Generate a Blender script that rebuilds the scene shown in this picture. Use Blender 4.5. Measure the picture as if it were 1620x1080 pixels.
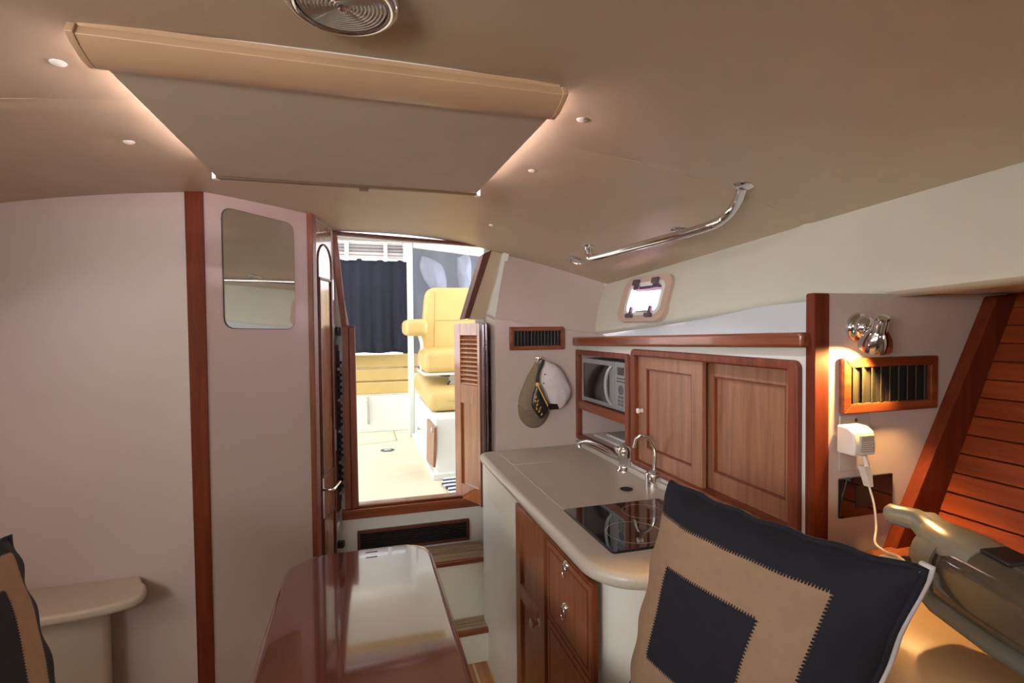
import bpy, bmesh, math, random
from mathutils import Vector, Matrix
random.seed(7)
for o in list(bpy.data.objects): bpy.data.objects.remove(o, do_unlink=True)
sc = bpy.context.scene
COL = sc.collection
PI = math.pi
def V(*a): return Vector(a)

# ------------------------------------------------------------------ camera
FPX, YAW, PITCH, ROLL, EYE = 822.0, 0.2849, -0.02531, -0.00914, 1.45
cy, sy, cp, sp = math.cos(YAW), math.sin(YAW), math.cos(PITCH), math.sin(PITCH)
FW = V(sy*cp, cy*cp, sp); R0 = V(cy, -sy, 0); U0 = R0.cross(FW)
RT = math.cos(ROLL)*R0 + math.sin(ROLL)*U0
UP = -math.sin(ROLL)*R0 + math.cos(ROLL)*U0
CAM = V(0, 0, EYE)
cd = bpy.data.cameras.new('camera'); cam = bpy.data.objects.new('camera', cd); COL.objects.link(cam)
m = Matrix.Identity(4)
for i in range(3):
    m[i][0] = RT[i]; m[i][1] = UP[i]; m[i][2] = -FW[i]; m[i][3] = CAM[i]
cam.matrix_world = m
cd.sensor_width = 36; cd.lens = FPX/1620*36; cd.clip_start = 0.02; cd.clip_end = 100
sc.camera = cam

# ------------------------------------------------------------------ light
w = bpy.data.worlds.new('sky'); sc.world = w; w.use_nodes = True
nt = w.node_tree; bg = nt.nodes['Background']
sky = nt.nodes.new('ShaderNodeTexGradient'); tc = nt.nodes.new('ShaderNodeTexCoord')
sep = nt.nodes.new('ShaderNodeSeparateXYZ'); rmp = nt.nodes.new('ShaderNodeValToRGB')
nt.nodes.remove(sky)
nt.links.new(tc.outputs['Generated'], sep.inputs[0]); nt.links.new(sep.outputs['Z'], rmp.inputs[0])
rmp.color_ramp.elements[0].position = 0.0; rmp.color_ramp.elements[0].color = (0.80, 0.78, 0.80, 1)
rmp.color_ramp.elements[1].position = 0.6; rmp.color_ramp.elements[1].color = (0.86, 0.92, 1.0, 1)
nt.links.new(rmp.outputs[0], bg.inputs[0]); bg.inputs[1].default_value = 5.0

def light(name, kind, loc, energy, color, size=0.3, size_y=None, target=None, spot=None, blend=0.5):
    l = bpy.data.lights.new(name, kind); l.energy = energy; l.color = color
    if kind == 'AREA':
        l.size = size
        if size_y: l.shape = 'RECTANGLE'; l.size_y = size_y
    else:
        l.shadow_soft_size = size
    if spot: l.spot_size = spot; l.spot_blend = blend
    o = bpy.data.objects.new(name, l); COL.objects.link(o); o.location = loc
    if target is not None:
        o.rotation_euler = (Vector(target)-Vector(loc)).to_track_quat('-Z', 'Y').to_euler()
    return o
light('daylight_over_roof_hatch', 'AREA', (0.0, 1.18, 2.2), 150, (0.86, 0.80, 1.0), 0.56, 0.5, (0.0, 1.18, 0))
light('fill_forward', 'AREA', (0.1, -0.95, 1.82), 4.5, (1.0, 0.90, 0.80), 0.6, 0.6, (0.3, 0.4, 0.6))  # added cabin fill behind the camera; no forward hatch is modelled
light('fill_port_side', 'AREA', (-1.16, 0.40, 1.60), 6.5, (0.98, 1.0, 0.93), 0.8, 0.22, (1.0, 0.75, 1.25))  # added fill from the left to lift the galley fronts
pf = light('fill_port_forward', 'AREA', (-1.05, -0.5, 1.55), 6, (1.0, 0.95, 0.90), 0.5, 0.22, (0.95, 2.0, 1.15)); pf.data.spread = math.radians(80)  # added narrow-spread fill that brightens the galley end wall
light('fill_starboard', 'AREA', (1.15, -0.8, 1.5), 1.5, (1.0, 0.82, 0.74), 0.5, 0.18, (-0.8, 1.6, 1.0))  # added weak fill towards the left wall, no window behind it
light('daylight_galley_port', 'AREA', (1.30, 1.88, 1.60), 9.0, (1.0, 0.66, 0.90), 0.26, 0.16, (0.2, 1.6, 1.75))
light('saloon_lamp_left', 'POINT', (-1.20, 1.2, 1.0), 1.6, (1.0, 0.70, 0.50), 0.05)
light('reading_lamp_bulb', 'SPOT', (1.0603, 0.8532, 1.3923), 17, (1.0, 0.55, 0.18), 0.012, None, (0.99, 0.90, 1.22), math.radians(135), 0.4)

vs = sc.view_settings
vs.view_transform = 'Standard'; vs.look = 'None'; vs.exposure = -0.08; vs.gamma = 1.0
vs.use_curve_mapping = False

# ------------------------------------------------------------------ ray helpers: photo pixel -> point on a known plane of the boat
def ray(px, py): return FW + RT*((px-810)/FPX) - UP*((py-540)/FPX)
def onZ(px, py, z): d = ray(px, py); return CAM + d*((z-EYE)/d.z)
def onY(px, py, y): d = ray(px, py); return CAM + d*(y/d.y)
def onX(px, py, x): d = ray(px, py); return CAM + d*(x/d.x)
def onD(px, py, t): return CAM + ray(px, py)*t

class Plane:
    def __init__(s, o, u, v=(0, 0, 1)):
        s.o = Vector(o); s.u = Vector(u).normalized(); s.v = Vector(v).normalized(); s.n = s.u.cross(s.v)
    def pt(s, a, b, c=0): return s.o + s.u*a + s.v*b + s.n*c
    def ab(s, px, py, c=0):
        d = ray(px, py); o = s.o + s.n*c
        p = CAM + d*((o-CAM).dot(s.n)/d.dot(s.n))
        return ((p-s.o).dot(s.u), (p-s.o).dot(s.v))

# ------------------------------------------------------------------ materials
def base(name):
    mt = bpy.data.materials.new(name); mt.use_nodes = True
    n = mt.node_tree; return mt, n, n.nodes['Principled BSDF']
def mat(name, col, rough=0.5, metal=0.0, noise=0.0, scale=60, bump=0.0, bscale=300, coat=0.0, spec=0.5, sheen=0.0):
    mt, n, b = base(name)
    b.inputs['Base Color'].default_value = (*col, 1); b.inputs['Roughness'].default_value = rough
    b.inputs['Metallic'].default_value = metal; b.inputs['Coat Weight'].default_value = coat
    b.inputs['Coat Roughness'].default_value = 0.04; b.inputs['Specular IOR Level'].default_value = spec
    if sheen: b.inputs['Sheen Weight'].default_value = sheen
    tc = n.nodes.new('ShaderNodeTexCoord')
    if noise:
        t = n.nodes.new('ShaderNodeTexNoise'); t.inputs['Scale'].default_value = scale; t.inputs['Detail'].default_value = 5
        n.links.new(tc.outputs['Object'], t.inputs['Vector'])
        r = n.nodes.new('ShaderNodeValToRGB')
        r.color_ramp.elements[0].position = 0.3; r.color_ramp.elements[1].position = 0.7
        r.color_ramp.elements[0].color = (*[c*(1-noise) for c in col], 1)
        r.color_ramp.elements[1].color = (*[min(1, c*(1+noise*0.7)) for c in col], 1)
        n.links.new(t.outputs['Fac'], r.inputs[0]); n.links.new(r.outputs[0], b.inputs['Base Color'])
    if bump:
        t = n.nodes.new('ShaderNodeTexNoise'); t.inputs['Scale'].default_value = bscale; t.inputs['Detail'].default_value = 3
        n.links.new(tc.outputs['Object'], t.inputs['Vector'])
        bp = n.nodes.new('ShaderNodeBump'); bp.inputs['Strength'].default_value = bump; bp.inputs['Distance'].default_value = 0.002
        n.links.new(t.outputs['Fac'], bp.inputs['Height']); n.links.new(bp.outputs[0], b.inputs['Normal'])
    return mt
def wood(name, dark, light_, axis='Z', rough=0.3, coat=0.4, fine=26.0):
    mt, n, b = base(name)
    tc = n.nodes.new('ShaderNodeTexCoord'); mp = n.nodes.new('ShaderNodeMapping')
    s = [fine, fine, fine]; s['XYZ'.index(axis)] = fine*0.07
    mp.inputs['Scale'].default_value = s
    n.links.new(tc.outputs['Object'], mp.inputs[0])
    t = n.nodes.new('ShaderNodeTexNoise'); t.inputs['Scale'].default_value = 1.6; t.inputs['Detail'].default_value = 7; t.inputs['Distortion'].default_value = 0.5
    n.links.new(mp.outputs[0], t.inputs['Vector'])
    t2 = n.nodes.new('ShaderNodeTexNoise'); t2.inputs['Scale'].default_value = 9; t2.inputs['Detail'].default_value = 4
    n.links.new(mp.outputs[0], t2.inputs['Vector'])
    mx = n.nodes.new('ShaderNodeMath'); mx.operation = 'MULTIPLY_ADD'; mx.inputs[1].default_value = 0.35
    n.links.new(t2.outputs['Fac'], mx.inputs[0]); n.links.new(t.outputs['Fac'], mx.inputs[2])
    r = n.nodes.new('ShaderNodeValToRGB')
    r.color_ramp.elements[0].position = 0.5; r.color_ramp.elements[1].position = 0.88
    r.color_ramp.elements[0].color = (*dark, 1); r.color_ramp.elements[1].color = (*light_, 1)
    n.links.new(mx.outputs[0], r.inputs[0]); n.links.new(r.outputs[0], b.inputs['Base Color'])
    b.inputs['Roughness'].default_value = rough; b.inputs['Coat Weight'].default_value = coat; b.inputs['Coat Roughness'].default_value = 0.06
    return mt
M = {}
M['vinyl'] = mat('ceiling_vinyl', (0.50, 0.395, 0.28), 0.42, noise=0.04, scale=8, bump=0.12, bscale=500)
M['liner'] = mat('cabin_side_liner', (0.68, 0.67, 0.58), 0.45, noise=0.03, scale=8, bump=0.1, bscale=500)
M['wall'] = mat('wall_laminate', (0.54, 0.445, 0.42), 0.45, noise=0.03, scale=5)
M['white'] = mat('white_gelcoat', (0.70, 0.70, 0.66), 0.35, noise=0.04, scale=6)
M['bluewhite'] = mat('pale_laminate', (0.66, 0.70, 0.74), 0.5)
M['counter'] = mat('solid_surface', (0.50, 0.46, 0.40), 0.28, noise=0.07, scale=260)
M['mahog_z'] = wood('mahogany_upright', (0.12, 0.022, 0.008), (0.23, 0.055, 0.018), 'Z', 0.5, 0.05)
M['trimwood'] = wood('mahogany_trim', (0.105, 0.017, 0.006), (0.17, 0.032, 0.010), 'Z', 0.6, 0.0)
M['trimwood'].node_tree.nodes['Principled BSDF'].inputs['Specular IOR Level'].default_value = 0.2
M['mahog_x'] = wood('mahogany_athwart', (0.13, 0.028, 0.010), (0.27, 0.075, 0.026), 'X')
M['mahog_y'] = wood('mahogany_fore_aft', (0.15, 0.034, 0.012), (0.30, 0.085, 0.030), 'Y')
M['dark_z'] = wood('dark_mahogany', (0.075, 0.016, 0.008), (0.13, 0.030, 0.014), 'Z', 0.5, 0.1)
M['teakdoor'] = wood('cherry_door', (0.25, 0.105, 0.053), (0.38, 0.175, 0.092), 'Z', 0.42, 0.15)
M['headdoor'] = wood('head_door_varnish', (0.20, 0.085, 0.042), (0.34, 0.16, 0.085), 'Z', 0.2, 0.8)
M['cabwood'] = wood('cabinet_wood', (0.19, 0.058, 0.022), (0.31, 0.105, 0.042), 'Z', 0.38, 0.2)
M['louverwood'] = wood('louver_varnish', (0.33, 0.105, 0.035), (0.48, 0.18, 0.065), 'Z', 0.15, 1.0)
M['plank'] = wood('hull_plank', (0.19, 0.034, 0.009), (0.28, 0.056, 0.014), 'Y', 0.55, 0.0)
M['plank'].node_tree.nodes['Principled BSDF'].inputs['Specular IOR Level'].default_value = 0.2
M['sole'] = wood('sole_teak', (0.30, 0.12, 0.035), (0.48, 0.22, 0.075), 'Y', 0.3, 0.5)
M['holly'] = mat('holly_strip', (0.62, 0.47, 0.27), 0.35, coat=0.3)
M['tread'] = wood('tread_teak', (0.26, 0.19, 0.115), (0.42, 0.33, 0.22), 'X', 0.6, 0.0)
M['treaddark'] = mat('tread_caulk', (0.03, 0.025, 0.02), 0.7)
M['table'] = wood('table_varnish', (0.060, 0.010, 0.006), (0.10, 0.020, 0.010), 'Y', 0.12, 1.0, 18)
M['chrome'] = mat('polished_steel', (0.72, 0.71, 0.70), 0.10, 1.0)
M['steel'] = mat('brushed_steel', (0.52, 0.51, 0.51), 0.35, 0.7)
M['black'] = mat('black_plastic', (0.015, 0.014, 0.014), 0.35)
M['blackgap'] = mat('dark_void', (0.012, 0.010, 0.009), 0.9)
M['glassblack'] = mat('black_glass', (0.006, 0.006, 0.007), 0.04, coat=1.0)
M['mirror'] = mat('mirror_silver', (0.78, 0.80, 0.76), 0.02, 1.0)
M['shade'] = mat('shade_cloth', (0.58, 0.475, 0.375), 0.8, noise=0.03, scale=12)
M['cassette'] = mat('shade_cassette', (0.56, 0.36, 0.22), 0.38, noise=0.03, scale=10)
M['louvre_grey'] = mat('vent_vane', (0.040, 0.038, 0.022), 0.5)
M['plasticwhite'] = mat('white_plastic', (0.78, 0.76, 0.70), 0.35)
M['tan'] = mat('tan_canvas', (0.29, 0.185, 0.115), 0.85, noise=0.08, scale=50, bump=0.4, bscale=700)
M['navy'] = mat('navy_canvas', (0.006, 0.006, 0.014), 0.85, noise=0.2, scale=30, bump=0.4, bscale=600)
M['piping'] = mat('white_backing', (0.6, 0.55, 0.55), 0.8, bump=0.3)
M['settee'] = mat('tan_upholstery', (0.42, 0.275, 0.14), 0.42, noise=0.05, scale=12, bump=0.15, bscale=400)
M['cream'] = mat('cream_upholstery', (0.66, 0.475, 0.175), 0.42, noise=0.04, scale=10, bump=0.1)
M['creamdark'] = mat('cream_seam', (0.50, 0.36, 0.15), 0.6)
M['fiber'] = mat('deck_gelcoat', (0.82, 0.84, 0.80), 0.3, noise=0.02, scale=8)
M['nonskid'] = mat('cockpit_nonskid', (0.80, 0.74, 0.56), 0.6, noise=0.05, scale=16, bump=0.2, bscale=300)
M['table'].node_tree.nodes['Principled BSDF'].inputs['Coat IOR'].default_value = 1.8
M['table'].node_tree.nodes['Principled BSDF'].inputs['Coat Roughness'].default_value = 0.05
M['hardtop'] = mat('hardtop_underside', (0.74, 0.71, 0.60), 0.5, noise=0.06, scale=5)
M['bronzebar'] = mat('brown_metal_bar', (0.16, 0.09, 0.05), 0.4)
M['plate'] = mat('satin_plate', (0.55, 0.53, 0.51), 0.32, 0.35)
M['shelf'] = mat('shelf_gelcoat', (0.52, 0.44, 0.35), 0.4, noise=0.03, scale=8)
M['curtain'] = mat('navy_curtain_cloth', (0.014, 0.016, 0.034), 0.85, noise=0.12, scale=20)
M['canvasgrey'] = mat('grey_canvas', (0.075, 0.095, 0.125), 0.7, noise=0.15, scale=7)
M['bag'] = mat('pale_blue_cover', (0.30, 0.35, 0.43), 0.6, noise=0.2, scale=9)
M['roller'] = mat('rolled_canvas', (0.66, 0.62, 0.63), 0.7, noise=0.1, scale=6)
M['rollerdark'] = mat('rolled_canvas_fold', (0.36, 0.34, 0.36), 0.7)
M['matwhite'] = mat('mat_white', (0.82, 0.80, 0.76), 0.9, bump=0.4)
M['matnavy'] = mat('mat_navy', (0.03, 0.05, 0.12), 0.9, bump=0.4)
M['capkhaki'] = mat('khaki_cotton', (0.24, 0.19, 0.13), 0.85, noise=0.12, scale=40, bump=0.4)
M['capbrim'] = mat('khaki_brim', (0.20, 0.155, 0.10), 0.85, noise=0.1, scale=40, bump=0.4)
M['capwhite'] = mat('white_cotton', (0.70, 0.64, 0.64), 0.85, noise=0.06, scale=30, bump=0.4)
M['gold'] = mat('gold_thread', (0.78, 0.50, 0.10), 0.45, bump=0.3)
M['silver'] = mat('silver_plastic', (0.36, 0.38, 0.38), 0.32, 0.35)
M['vacgrey'] = mat('vacuum_grey_plastic', (0.24, 0.225, 0.175), 0.3, noise=0.03)
M['vacdark'] = mat('vacuum_base_plastic', (0.11, 0.105, 0.085), 0.35)
M['smoke'] = mat('smoked_plastic', (0.075, 0.062, 0.045), 0.10, noise=0.35, scale=14, coat=1.0)
M['label'] = mat('printed_label_grey', (0.42, 0.38, 0.33), 0.5)
M['rubber'] = mat('grey_rubber', (0.12, 0.12, 0.12), 0.6)
M['sign'] = mat('print_dark', (0.05, 0.045, 0.045), 0.5)
M['latch'] = mat('latch_plastic', (0.10, 0.065, 0.085), 0.35)
M['portframe'] = mat('port_liner_frame', (0.60, 0.45, 0.36), 0.45)
M['hinge'] = mat('worn_bronze', (0.30, 0.25, 0.28), 0.18, 1.0)
M['towel'] = mat('folded_paper', (0.62, 0.60, 0.58), 0.9)
def glass(name, col, mixf, rough=0.02):
    mt, n, b = base(name)
    b.inputs['Base Color'].default_value = (*col, 1); b.inputs['Roughness'].default_value = rough
    tr = n.nodes.new('ShaderNodeBsdfTransparent'); tr.inputs[0].default_value = (0.96, 0.93, 0.97, 1)
    mx = n.nodes.new('ShaderNodeMixShader'); mx.inputs[0].default_value = mixf
    n.links.new(tr.outputs[0], mx.inputs[1]); n.links.new(b.outputs[0], mx.inputs[2])
    n.links.new(mx.outputs[0], n.nodes['Material Output'].inputs[0]); return mt
M['glass'] = glass('port_glass', (0.7, 0.66, 0.72), 0.12)
M['plasticwin'] = glass('clear_vinyl_window', (0.45, 0.50, 0.55), 0.12, 0.15)
M['lens'] = mat('lamp_lens', (0.42, 0.38, 0.34), 0.18, 0.25, coat=1.0)

# ------------------------------------------------------------------ mesh helpers
class MB:
    def __init__(s): s.v = []; s.f = []; s.mi = []
    def add(s, vs_, fs, mi=0):
        k = len(s.v); s.v += [Vector(p) for p in vs_]
        s.f += [[i+k for i in f] for f in fs]; s.mi += [mi]*len(fs)
    def hexa(s, p, mi=0):    # p: 4 bottom (ccw seen from top) then 4 top
        s.add(p, [(3, 2, 1, 0), (4, 5, 6, 7), (0, 1, 5, 4), (1, 2, 6, 5), (2, 3, 7, 6), (3, 0, 4, 7)], mi)
    def pbox(s, P, a0, b0, a1, b1, c0, c1, mi=0):
        if a0 > a1: a0, a1 = a1, a0
        if b0 > b1: b0, b1 = b1, b0
        s.hexa([P.pt(a0, b0, c0), P.pt(a1, b0, c0), P.pt(a1, b1, c0), P.pt(a0, b1, c0),
                P.pt(a0, b0, c1), P.pt(a1, b0, c1), P.pt(a1, b1, c1), P.pt(a0, b1, c1)], mi)
    def poly(s, pts, ext, mi=0):    # prism: pts, other side = pts+ext
        n = len(pts); pts = [Vector(p) for p in pts]; ext = Vector(ext)
        s.add(pts+[p+ext for p in pts], [tuple(range(n))[::-1], tuple(range(n, 2*n))] + [(i, (i+1) % n, n+(i+1) % n, n+i) for i in range(n)], mi)
    def ppoly(s, P, ab, c0, c1, mi=0): s.poly([P.pt(a, b, c0) for a, b in ab], P.n*(c1-c0), mi)
    def frame(s, P, o, i, c0, c1, mi=0):   # mitred frame, o/i = (a0,b0,a1,b1)
        O = [(o[0], o[1]), (o[2], o[1]), (o[2], o[3]), (o[0], o[3])]
        I = [(i[0], i[1]), (i[2], i[1]), (i[2], i[3]), (i[0], i[3])]
        for k in range(4):
            j = (k+1) % 4
            s.ppoly(P, [O[k], O[j], I[j], I[k]], c0, c1, mi)
    def tube(s, pts, r, seg=12, cap=True, mi=0):
        pts = [Vector(p) for p in pts]; rs = r if isinstance(r, (list, tuple)) else [r]*len(pts)
        k = len(s.v); n = len(pts); up = None
        for i, p in enumerate(pts):
            t = (pts[min(i+1, n-1)]-pts[max(i-1, 0)]).normalized()
            if up is None: up = t.orthogonal().normalized()
            up = (up - t*up.dot(t)).normalized(); q = t.cross(up)
            for j in range(seg):
                a = 2*PI*j/seg; s.v.append(p+(up*math.cos(a)+q*math.sin(a))*rs[i])
        for i in range(n-1):
            for j in range(seg):
                jj = (j+1) % seg
                s.f.append([k+i*seg+j, k+i*seg+jj, k+(i+1)*seg+jj, k+(i+1)*seg+j]); s.mi.append(mi)
        if cap:
            s.f.append([k+j for j in range(seg)][::-1]); s.mi.append(mi)
            s.f.append([k+(n-1)*seg+j for j in range(seg)]); s.mi.append(mi)
    def lathe(s, c, axis, prof, seg=28, mi=0, ring=False):   # prof: (radius, height) along the axis
        c = Vector(c); t = Vector(axis).normalized(); u = t.orthogonal().normalized(); q = t.cross(u); k = len(s.v)
        for r, h in prof:
            for j in range(seg):
                a = 2*PI*j/seg; s.v.append(c+t*h+(u*math.cos(a)+q*math.sin(a))*max(r, 1e-5))
        for i in range(len(prof)-1):
            for j in range(seg):
                jj = (j+1) % seg
                s.f.append([k+i*seg+j, k+i*seg+jj, k+(i+1)*seg+jj, k+(i+1)*seg+j]); s.mi.append(mi)
        for i, fl in (() if ring else ((0, True), (len(prof)-1, False))):
            l = [k+i*seg+j for j in range(seg)]; s.f.append(l[::-1] if fl else l); s.mi.append(mi)
    def grid(s, fn, nu, nv, mi=0):
        k = len(s.v)
        for i in range(nu+1):
            for j in range(nv+1): s.v.append(Vector(fn(i/nu, j/nv)))
        for i in range(nu):
            for j in range(nv):
                a = k+i*(nv+1)+j; s.f.append([a, a+nv+1, a+nv+2, a+1]); s.mi.append(mi)
    def build(s, name, mats, parent=None, bevel=0.0, seg=2, smooth=35, solid=0.0, sub=0, merge=False):
        me = bpy.data.meshes.new(name); me.from_pydata([tuple(v) for v in s.v], [], s.f)
        if not isinstance(mats, (list, tuple)): mats = [mats]
        for mm in mats: me.materials.append(M[mm])
        for p, i in zip(me.polygons, s.mi): p.material_index = i
        bm = bmesh.new(); bm.from_mesh(me)
        if merge: bmesh.ops.remove_doubles(bm, verts=bm.verts, dist=1e-5)
        bmesh.ops.recalc_face_normals(bm, faces=bm.faces)
        if bevel:
            es = [e for e in bm.edges if len(e.link_faces) == 2 and e.calc_face_angle(0) > 0.5]
            bmesh.ops.bevel(bm, geom=es, offset=bevel, segments=seg, profile=0.5, affect='EDGES', clamp_overlap=True)
        bm.to_mesh(me); bm.free()
        for p in me.polygons: p.use_smooth = True
        me.set_sharp_from_angle(angle=math.radians(smooth))
        o = bpy.data.objects.new(name, me); COL.objects.link(o)
        if parent is not None:
            o.parent = parent
            # parts are modelled in boat coordinates: undo the offset of their chain of parents
            off = Vector((0, 0, 0)); q = parent
            while q is not None: off += q.location; q = q.parent
            o.location = -off
        if bevel:
            md = o.modifiers.new('wn', 'WEIGHTED_NORMAL'); md.keep_sharp = True; md.weight = 80
        if solid:
            md = o.modifiers.new('thick', 'SOLIDIFY'); md.thickness = solid; md.offset = 0
        if sub:
            md = o.modifiers.new('sub', 'SUBSURF'); md.levels = sub; md.render_levels = sub
        return o
def tag(o, label, cat, group=None):
    o['label'] = label; o['category'] = cat
    if group: o['group'] = group
    return o
def thing(name, label, cat, loc, group=None):
    o = bpy.data.objects.new(name, None); COL.objects.link(o); o.location = Vector(loc)
    o.empty_display_size = 0.05
    return tag(o, label, cat, group)
def struct(o): o['kind'] = 'structure'; return o
def smooth_path(pts, n=6):
    pts = [Vector(p) for p in pts]; out = []
    P_ = [pts[0]*2-pts[1]]+pts+[pts[-1]*2-pts[-2]]
    for i in range(1, len(P_)-2):
        a, b, c, d = P_[i-1:i+3]
        for k in range(n):
            t = k/n
            out.append(0.5*((2*b)+(c-a)*t+(2*a-5*b+4*c-d)*t*t+(3*b-a-3*c+d)*t**3))
    out.append(pts[-1]); return out
def rrect(a0, b0, a1, b1, r, n=6, rs=None):
    rs = rs or [r]*4; out = []
    for (cx, cy_, st), rr in zip(((a0, b0, PI), (a1, b0, 1.5*PI), (a1, b1, 0), (a0, b1, 0.5*PI)), rs):
        sx = 1 if cx == a0 else -1; sy_ = 1 if cy_ == b0 else -1
        x, y = cx+sx*rr, cy_+sy_*rr
        for k in range(n+1):
            a = st+0.5*PI*k/n; out.append((x+rr*math.cos(a), y+rr*math.sin(a)))
    return out
def lerp(a, b, t): return a+(b-a)*t

# ------------------------------------------------------------------ the planes of the boat (x across, y aft, z up)
SOLE = 0.045
P_AFT = Plane((0, 2.40, 0), (1, 0, 0))
P_HAT = Plane((0, 2.18, 0), (1, 0, 0))
P_LAMP = Plane((0, 0.90, 0), (1, 0, 0))
P_LEFT = Plane((0, 1.87, 0), (1, 0, 0))
P_CUP = Plane((0.95, 0, 0), (0, -1, 0))
P_BASE = Plane((0.50, 0, 0), (0, -1, 0))
A0 = V(-0.472, 1.87, 0); B0 = V(-0.178, 2.128, 0); C0 = V(-0.100, 2.40, 0)
P_MIR = Plane(A0, B0-A0)
P_HEAD = Plane(B0, C0-B0)
P_TOP = Plane((0, 0, 0.92), (1, 0, 0), (0, 1, 0))

# ------------------------------------------------------------------ ceiling
KNOTS = [(-1.6, 1.30, 1.775), (0.73, 1.30, 1.775), (1.25, 1.27, 1.745), (2.217, 1.121, 1.650), (2.6, 1.06, 1.60)]
def edge(y):
    for (y0, x0, z0), (y1, x1, z1) in zip(KNOTS, KNOTS[1:]):
        if y <= y1:
            t = (y-y0)/(y1-y0); return lerp(x0, x1, t), lerp(z0, z1, t)
    return KNOTS[-1][1:]
BUTTONS = []
def seam_y(x): return 1.185+0.05*(x/1.27)**2
def ceil_z(x, y, dim=True):
    xr, ze = edge(y); z0 = 1.905-0.05*max(0, y-1.9)
    if x < 0: xr, ze = 1.30, 1.755
    z = z0-(z0-ze)*min(1.0, abs(x)/xr)**2.4
    if dim:
        for b in BUTTONS:
            d2 = (x-b.x)**2+(y-b.y)**2
            if d2 < 0.02: z += 0.007*math.exp(-d2/(2*0.024**2))
        if abs(x) > 0.36: z += 0.006*math.exp(-((y-seam_y(x))/0.014)**2)
    return z
def on_ceiling(px, py):
    d = ray(px, py); t = 0.3
    while t < 4.0:
        p = CAM+d*t
        if p.z >= ceil_z(p.x, p.y, False): return p
        t += 0.001
    return p
BUTTONS += [on_ceiling(*q) for q in ((92, 104), (204, 228), (921, 193), (842, 273), (778, 358))]
HX0, HX1, HY0, HY1 = -0.33, 0.32, 0.94, 1.46
def rear(x):
    if x <= 0.66: return 2.40
    return 2.40-(2.40-2.217)*((x-0.66)/(1.121-0.66))**1.3
mb = MB()
xs = sorted(set([-1.30+0.025*i for i in range(105)]+[HX0, HX1])); xs = [x for x in xs if x <= 1.3001]
ys = sorted(set([-1.6+0.1*i for i in range(22)]+[0.5+0.02*i for i in range(98)]+[HY0, HY1])); ys = [y for y in ys if y <= 2.4001]
idx = {}
for i, x in enumerate(xs):
    for j, y in enumerate(ys):
        yy = min(y, rear(x)); xr = edge(yy)[0]; xx = x
        if x > 0: xx = x*xr/1.30
        if HX0 <= x <= HX1: xx = x
        elif x > HX1: xx = HX1+(x-HX1)*(xr-HX1)/(1.30-HX1)
        yy = min(y, rear(xx))
        idx[i, j] = len(mb.v); mb.v.append(V(xx, yy, ceil_z(xx, yy)))
for i in range(len(xs)-1):
    for j in range(len(ys)-1):
        xm, ym = (xs[i]+xs[i+1])/2, (ys[j]+ys[j+1])/2
        if HX0 < xm < HX1 and HY0 < ym < HY1: continue
        mb.f.append([idx[i, j], idx[i, j+1], idx[i+1, j+1], idx[i+1, j]]); mb.mi.append(0)
ceil = struct(mb.build('ceiling', 'vinyl', smooth=60))
# welted seam across the headliner
for nm, x0, x1 in (('seam_welt', 0.34, 1.262), ('seam_welt', -1.25, -0.36)):
    mb = MB(); mb.tube([(x, seam_y(x), ceil_z(x, seam_y(x))-0.0005) for x in [lerp(x0, x1, k/30) for k in range(31)]], 0.0022, 6)
    mb.build(nm, 'vinyl', ceil)
# coaming of the roof hatch above the shade
mb = MB()
PC = Plane((0, 0, 1.89), (1, 0, 0), (0, 1, 0))
mb.frame(PC, (HX0-0.03, HY0-0.03, HX1+0.03, HY1+0.03), (HX0, HY0, HX1, HY1), 0.012, 0.14)
mb.build('hatch_coaming', 'plasticwhite', ceil)

# ------------------------------------------------------------------ floor (planks) and hull shell
mb = MB(); mb.pbox(Plane((0, 0, 0), (1, 0, 0), (0, 1, 0)), -1.6, -1.6, 1.6, 2.4, -0.03, SOLE-0.012)
floor = struct(mb.build('floor', 'treaddark'))
pl0 = None
for k in range(26):
    x = -0.80+0.062*k
    mb = MB(); P = Plane((x, 0, 0), (1, 0, 0), (0, 1, 0)); mb.pbox(P, 0, -0.6, 0.052, 2.12, SOLE-0.012, SOLE)
    mb.build('plank', 'sole', floor, bevel=0.001, seg=1)
    mb = MB(); mb.pbox(P, 0.0525, -0.6, 0.0615, 2.12, SOLE-0.012, SOLE-0.0005)
    mb.build('strip', 'holly', floor)
# hull sides behind and around the camera
mb = MB()
mb.pbox(Plane((0, 1.90, 0), (1, 0, 0)), -1.62, 0, -0.474, 1.93, -0.03, 0.03-0.0001)
wl = struct(mb.build('wall_left', 'wall'))
mb = MB(); mb.ppoly(P_MIR, [(0.0, 0), (0.390, 0), (0.390, 1.93), (0.0, 1.93)], -0.03, 0)
wm = struct(mb.build('wall_head', 'wall'))
# head side wall facing the companionway
mb = MB(); mb.ppoly(P_HEAD, [(0.0, 0), (0.283, 0), (0.283, 1.93), (0.0, 1.93)], -0.03, 0)
whs = struct(mb.build('wall_head_side', 'wall'))
# port hull side, forward bulkhead, starboard hull
mb = MB(); mb.poly([(-1.30, -1.6, 0), (-1.30, 1.9, 0), (-1.30, 1.9, 1.78), (-1.30, -1.6, 1.78)], (-0.03, 0, 0))
struct(mb.build('wall_port', 'wall'))
mb = MB(); mb.poly([(-1.33, -1.6, 0), (2.1, -1.6, 0), (2.1, -1.6, 1.95), (-1.33, -1.6, 1.95)], (0, -0.03, 0))
struct(mb.build('wall_forward', 'wall'))

# corner trim between the two left panels
mb = MB()
a = P_LEFT.ab(292, 302)[0]
mb.ppoly(P_LEFT, [(P_LEFT.ab(314, 1060)[0], 0.02), (-0.470, 0.02), (-0.470, 1.93), (P_LEFT.ab(292, 302)[0], 1.93)], -0.02, 0.008)
struct(mb.build('trim_1', 'trimwood', bevel=0.003))

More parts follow.
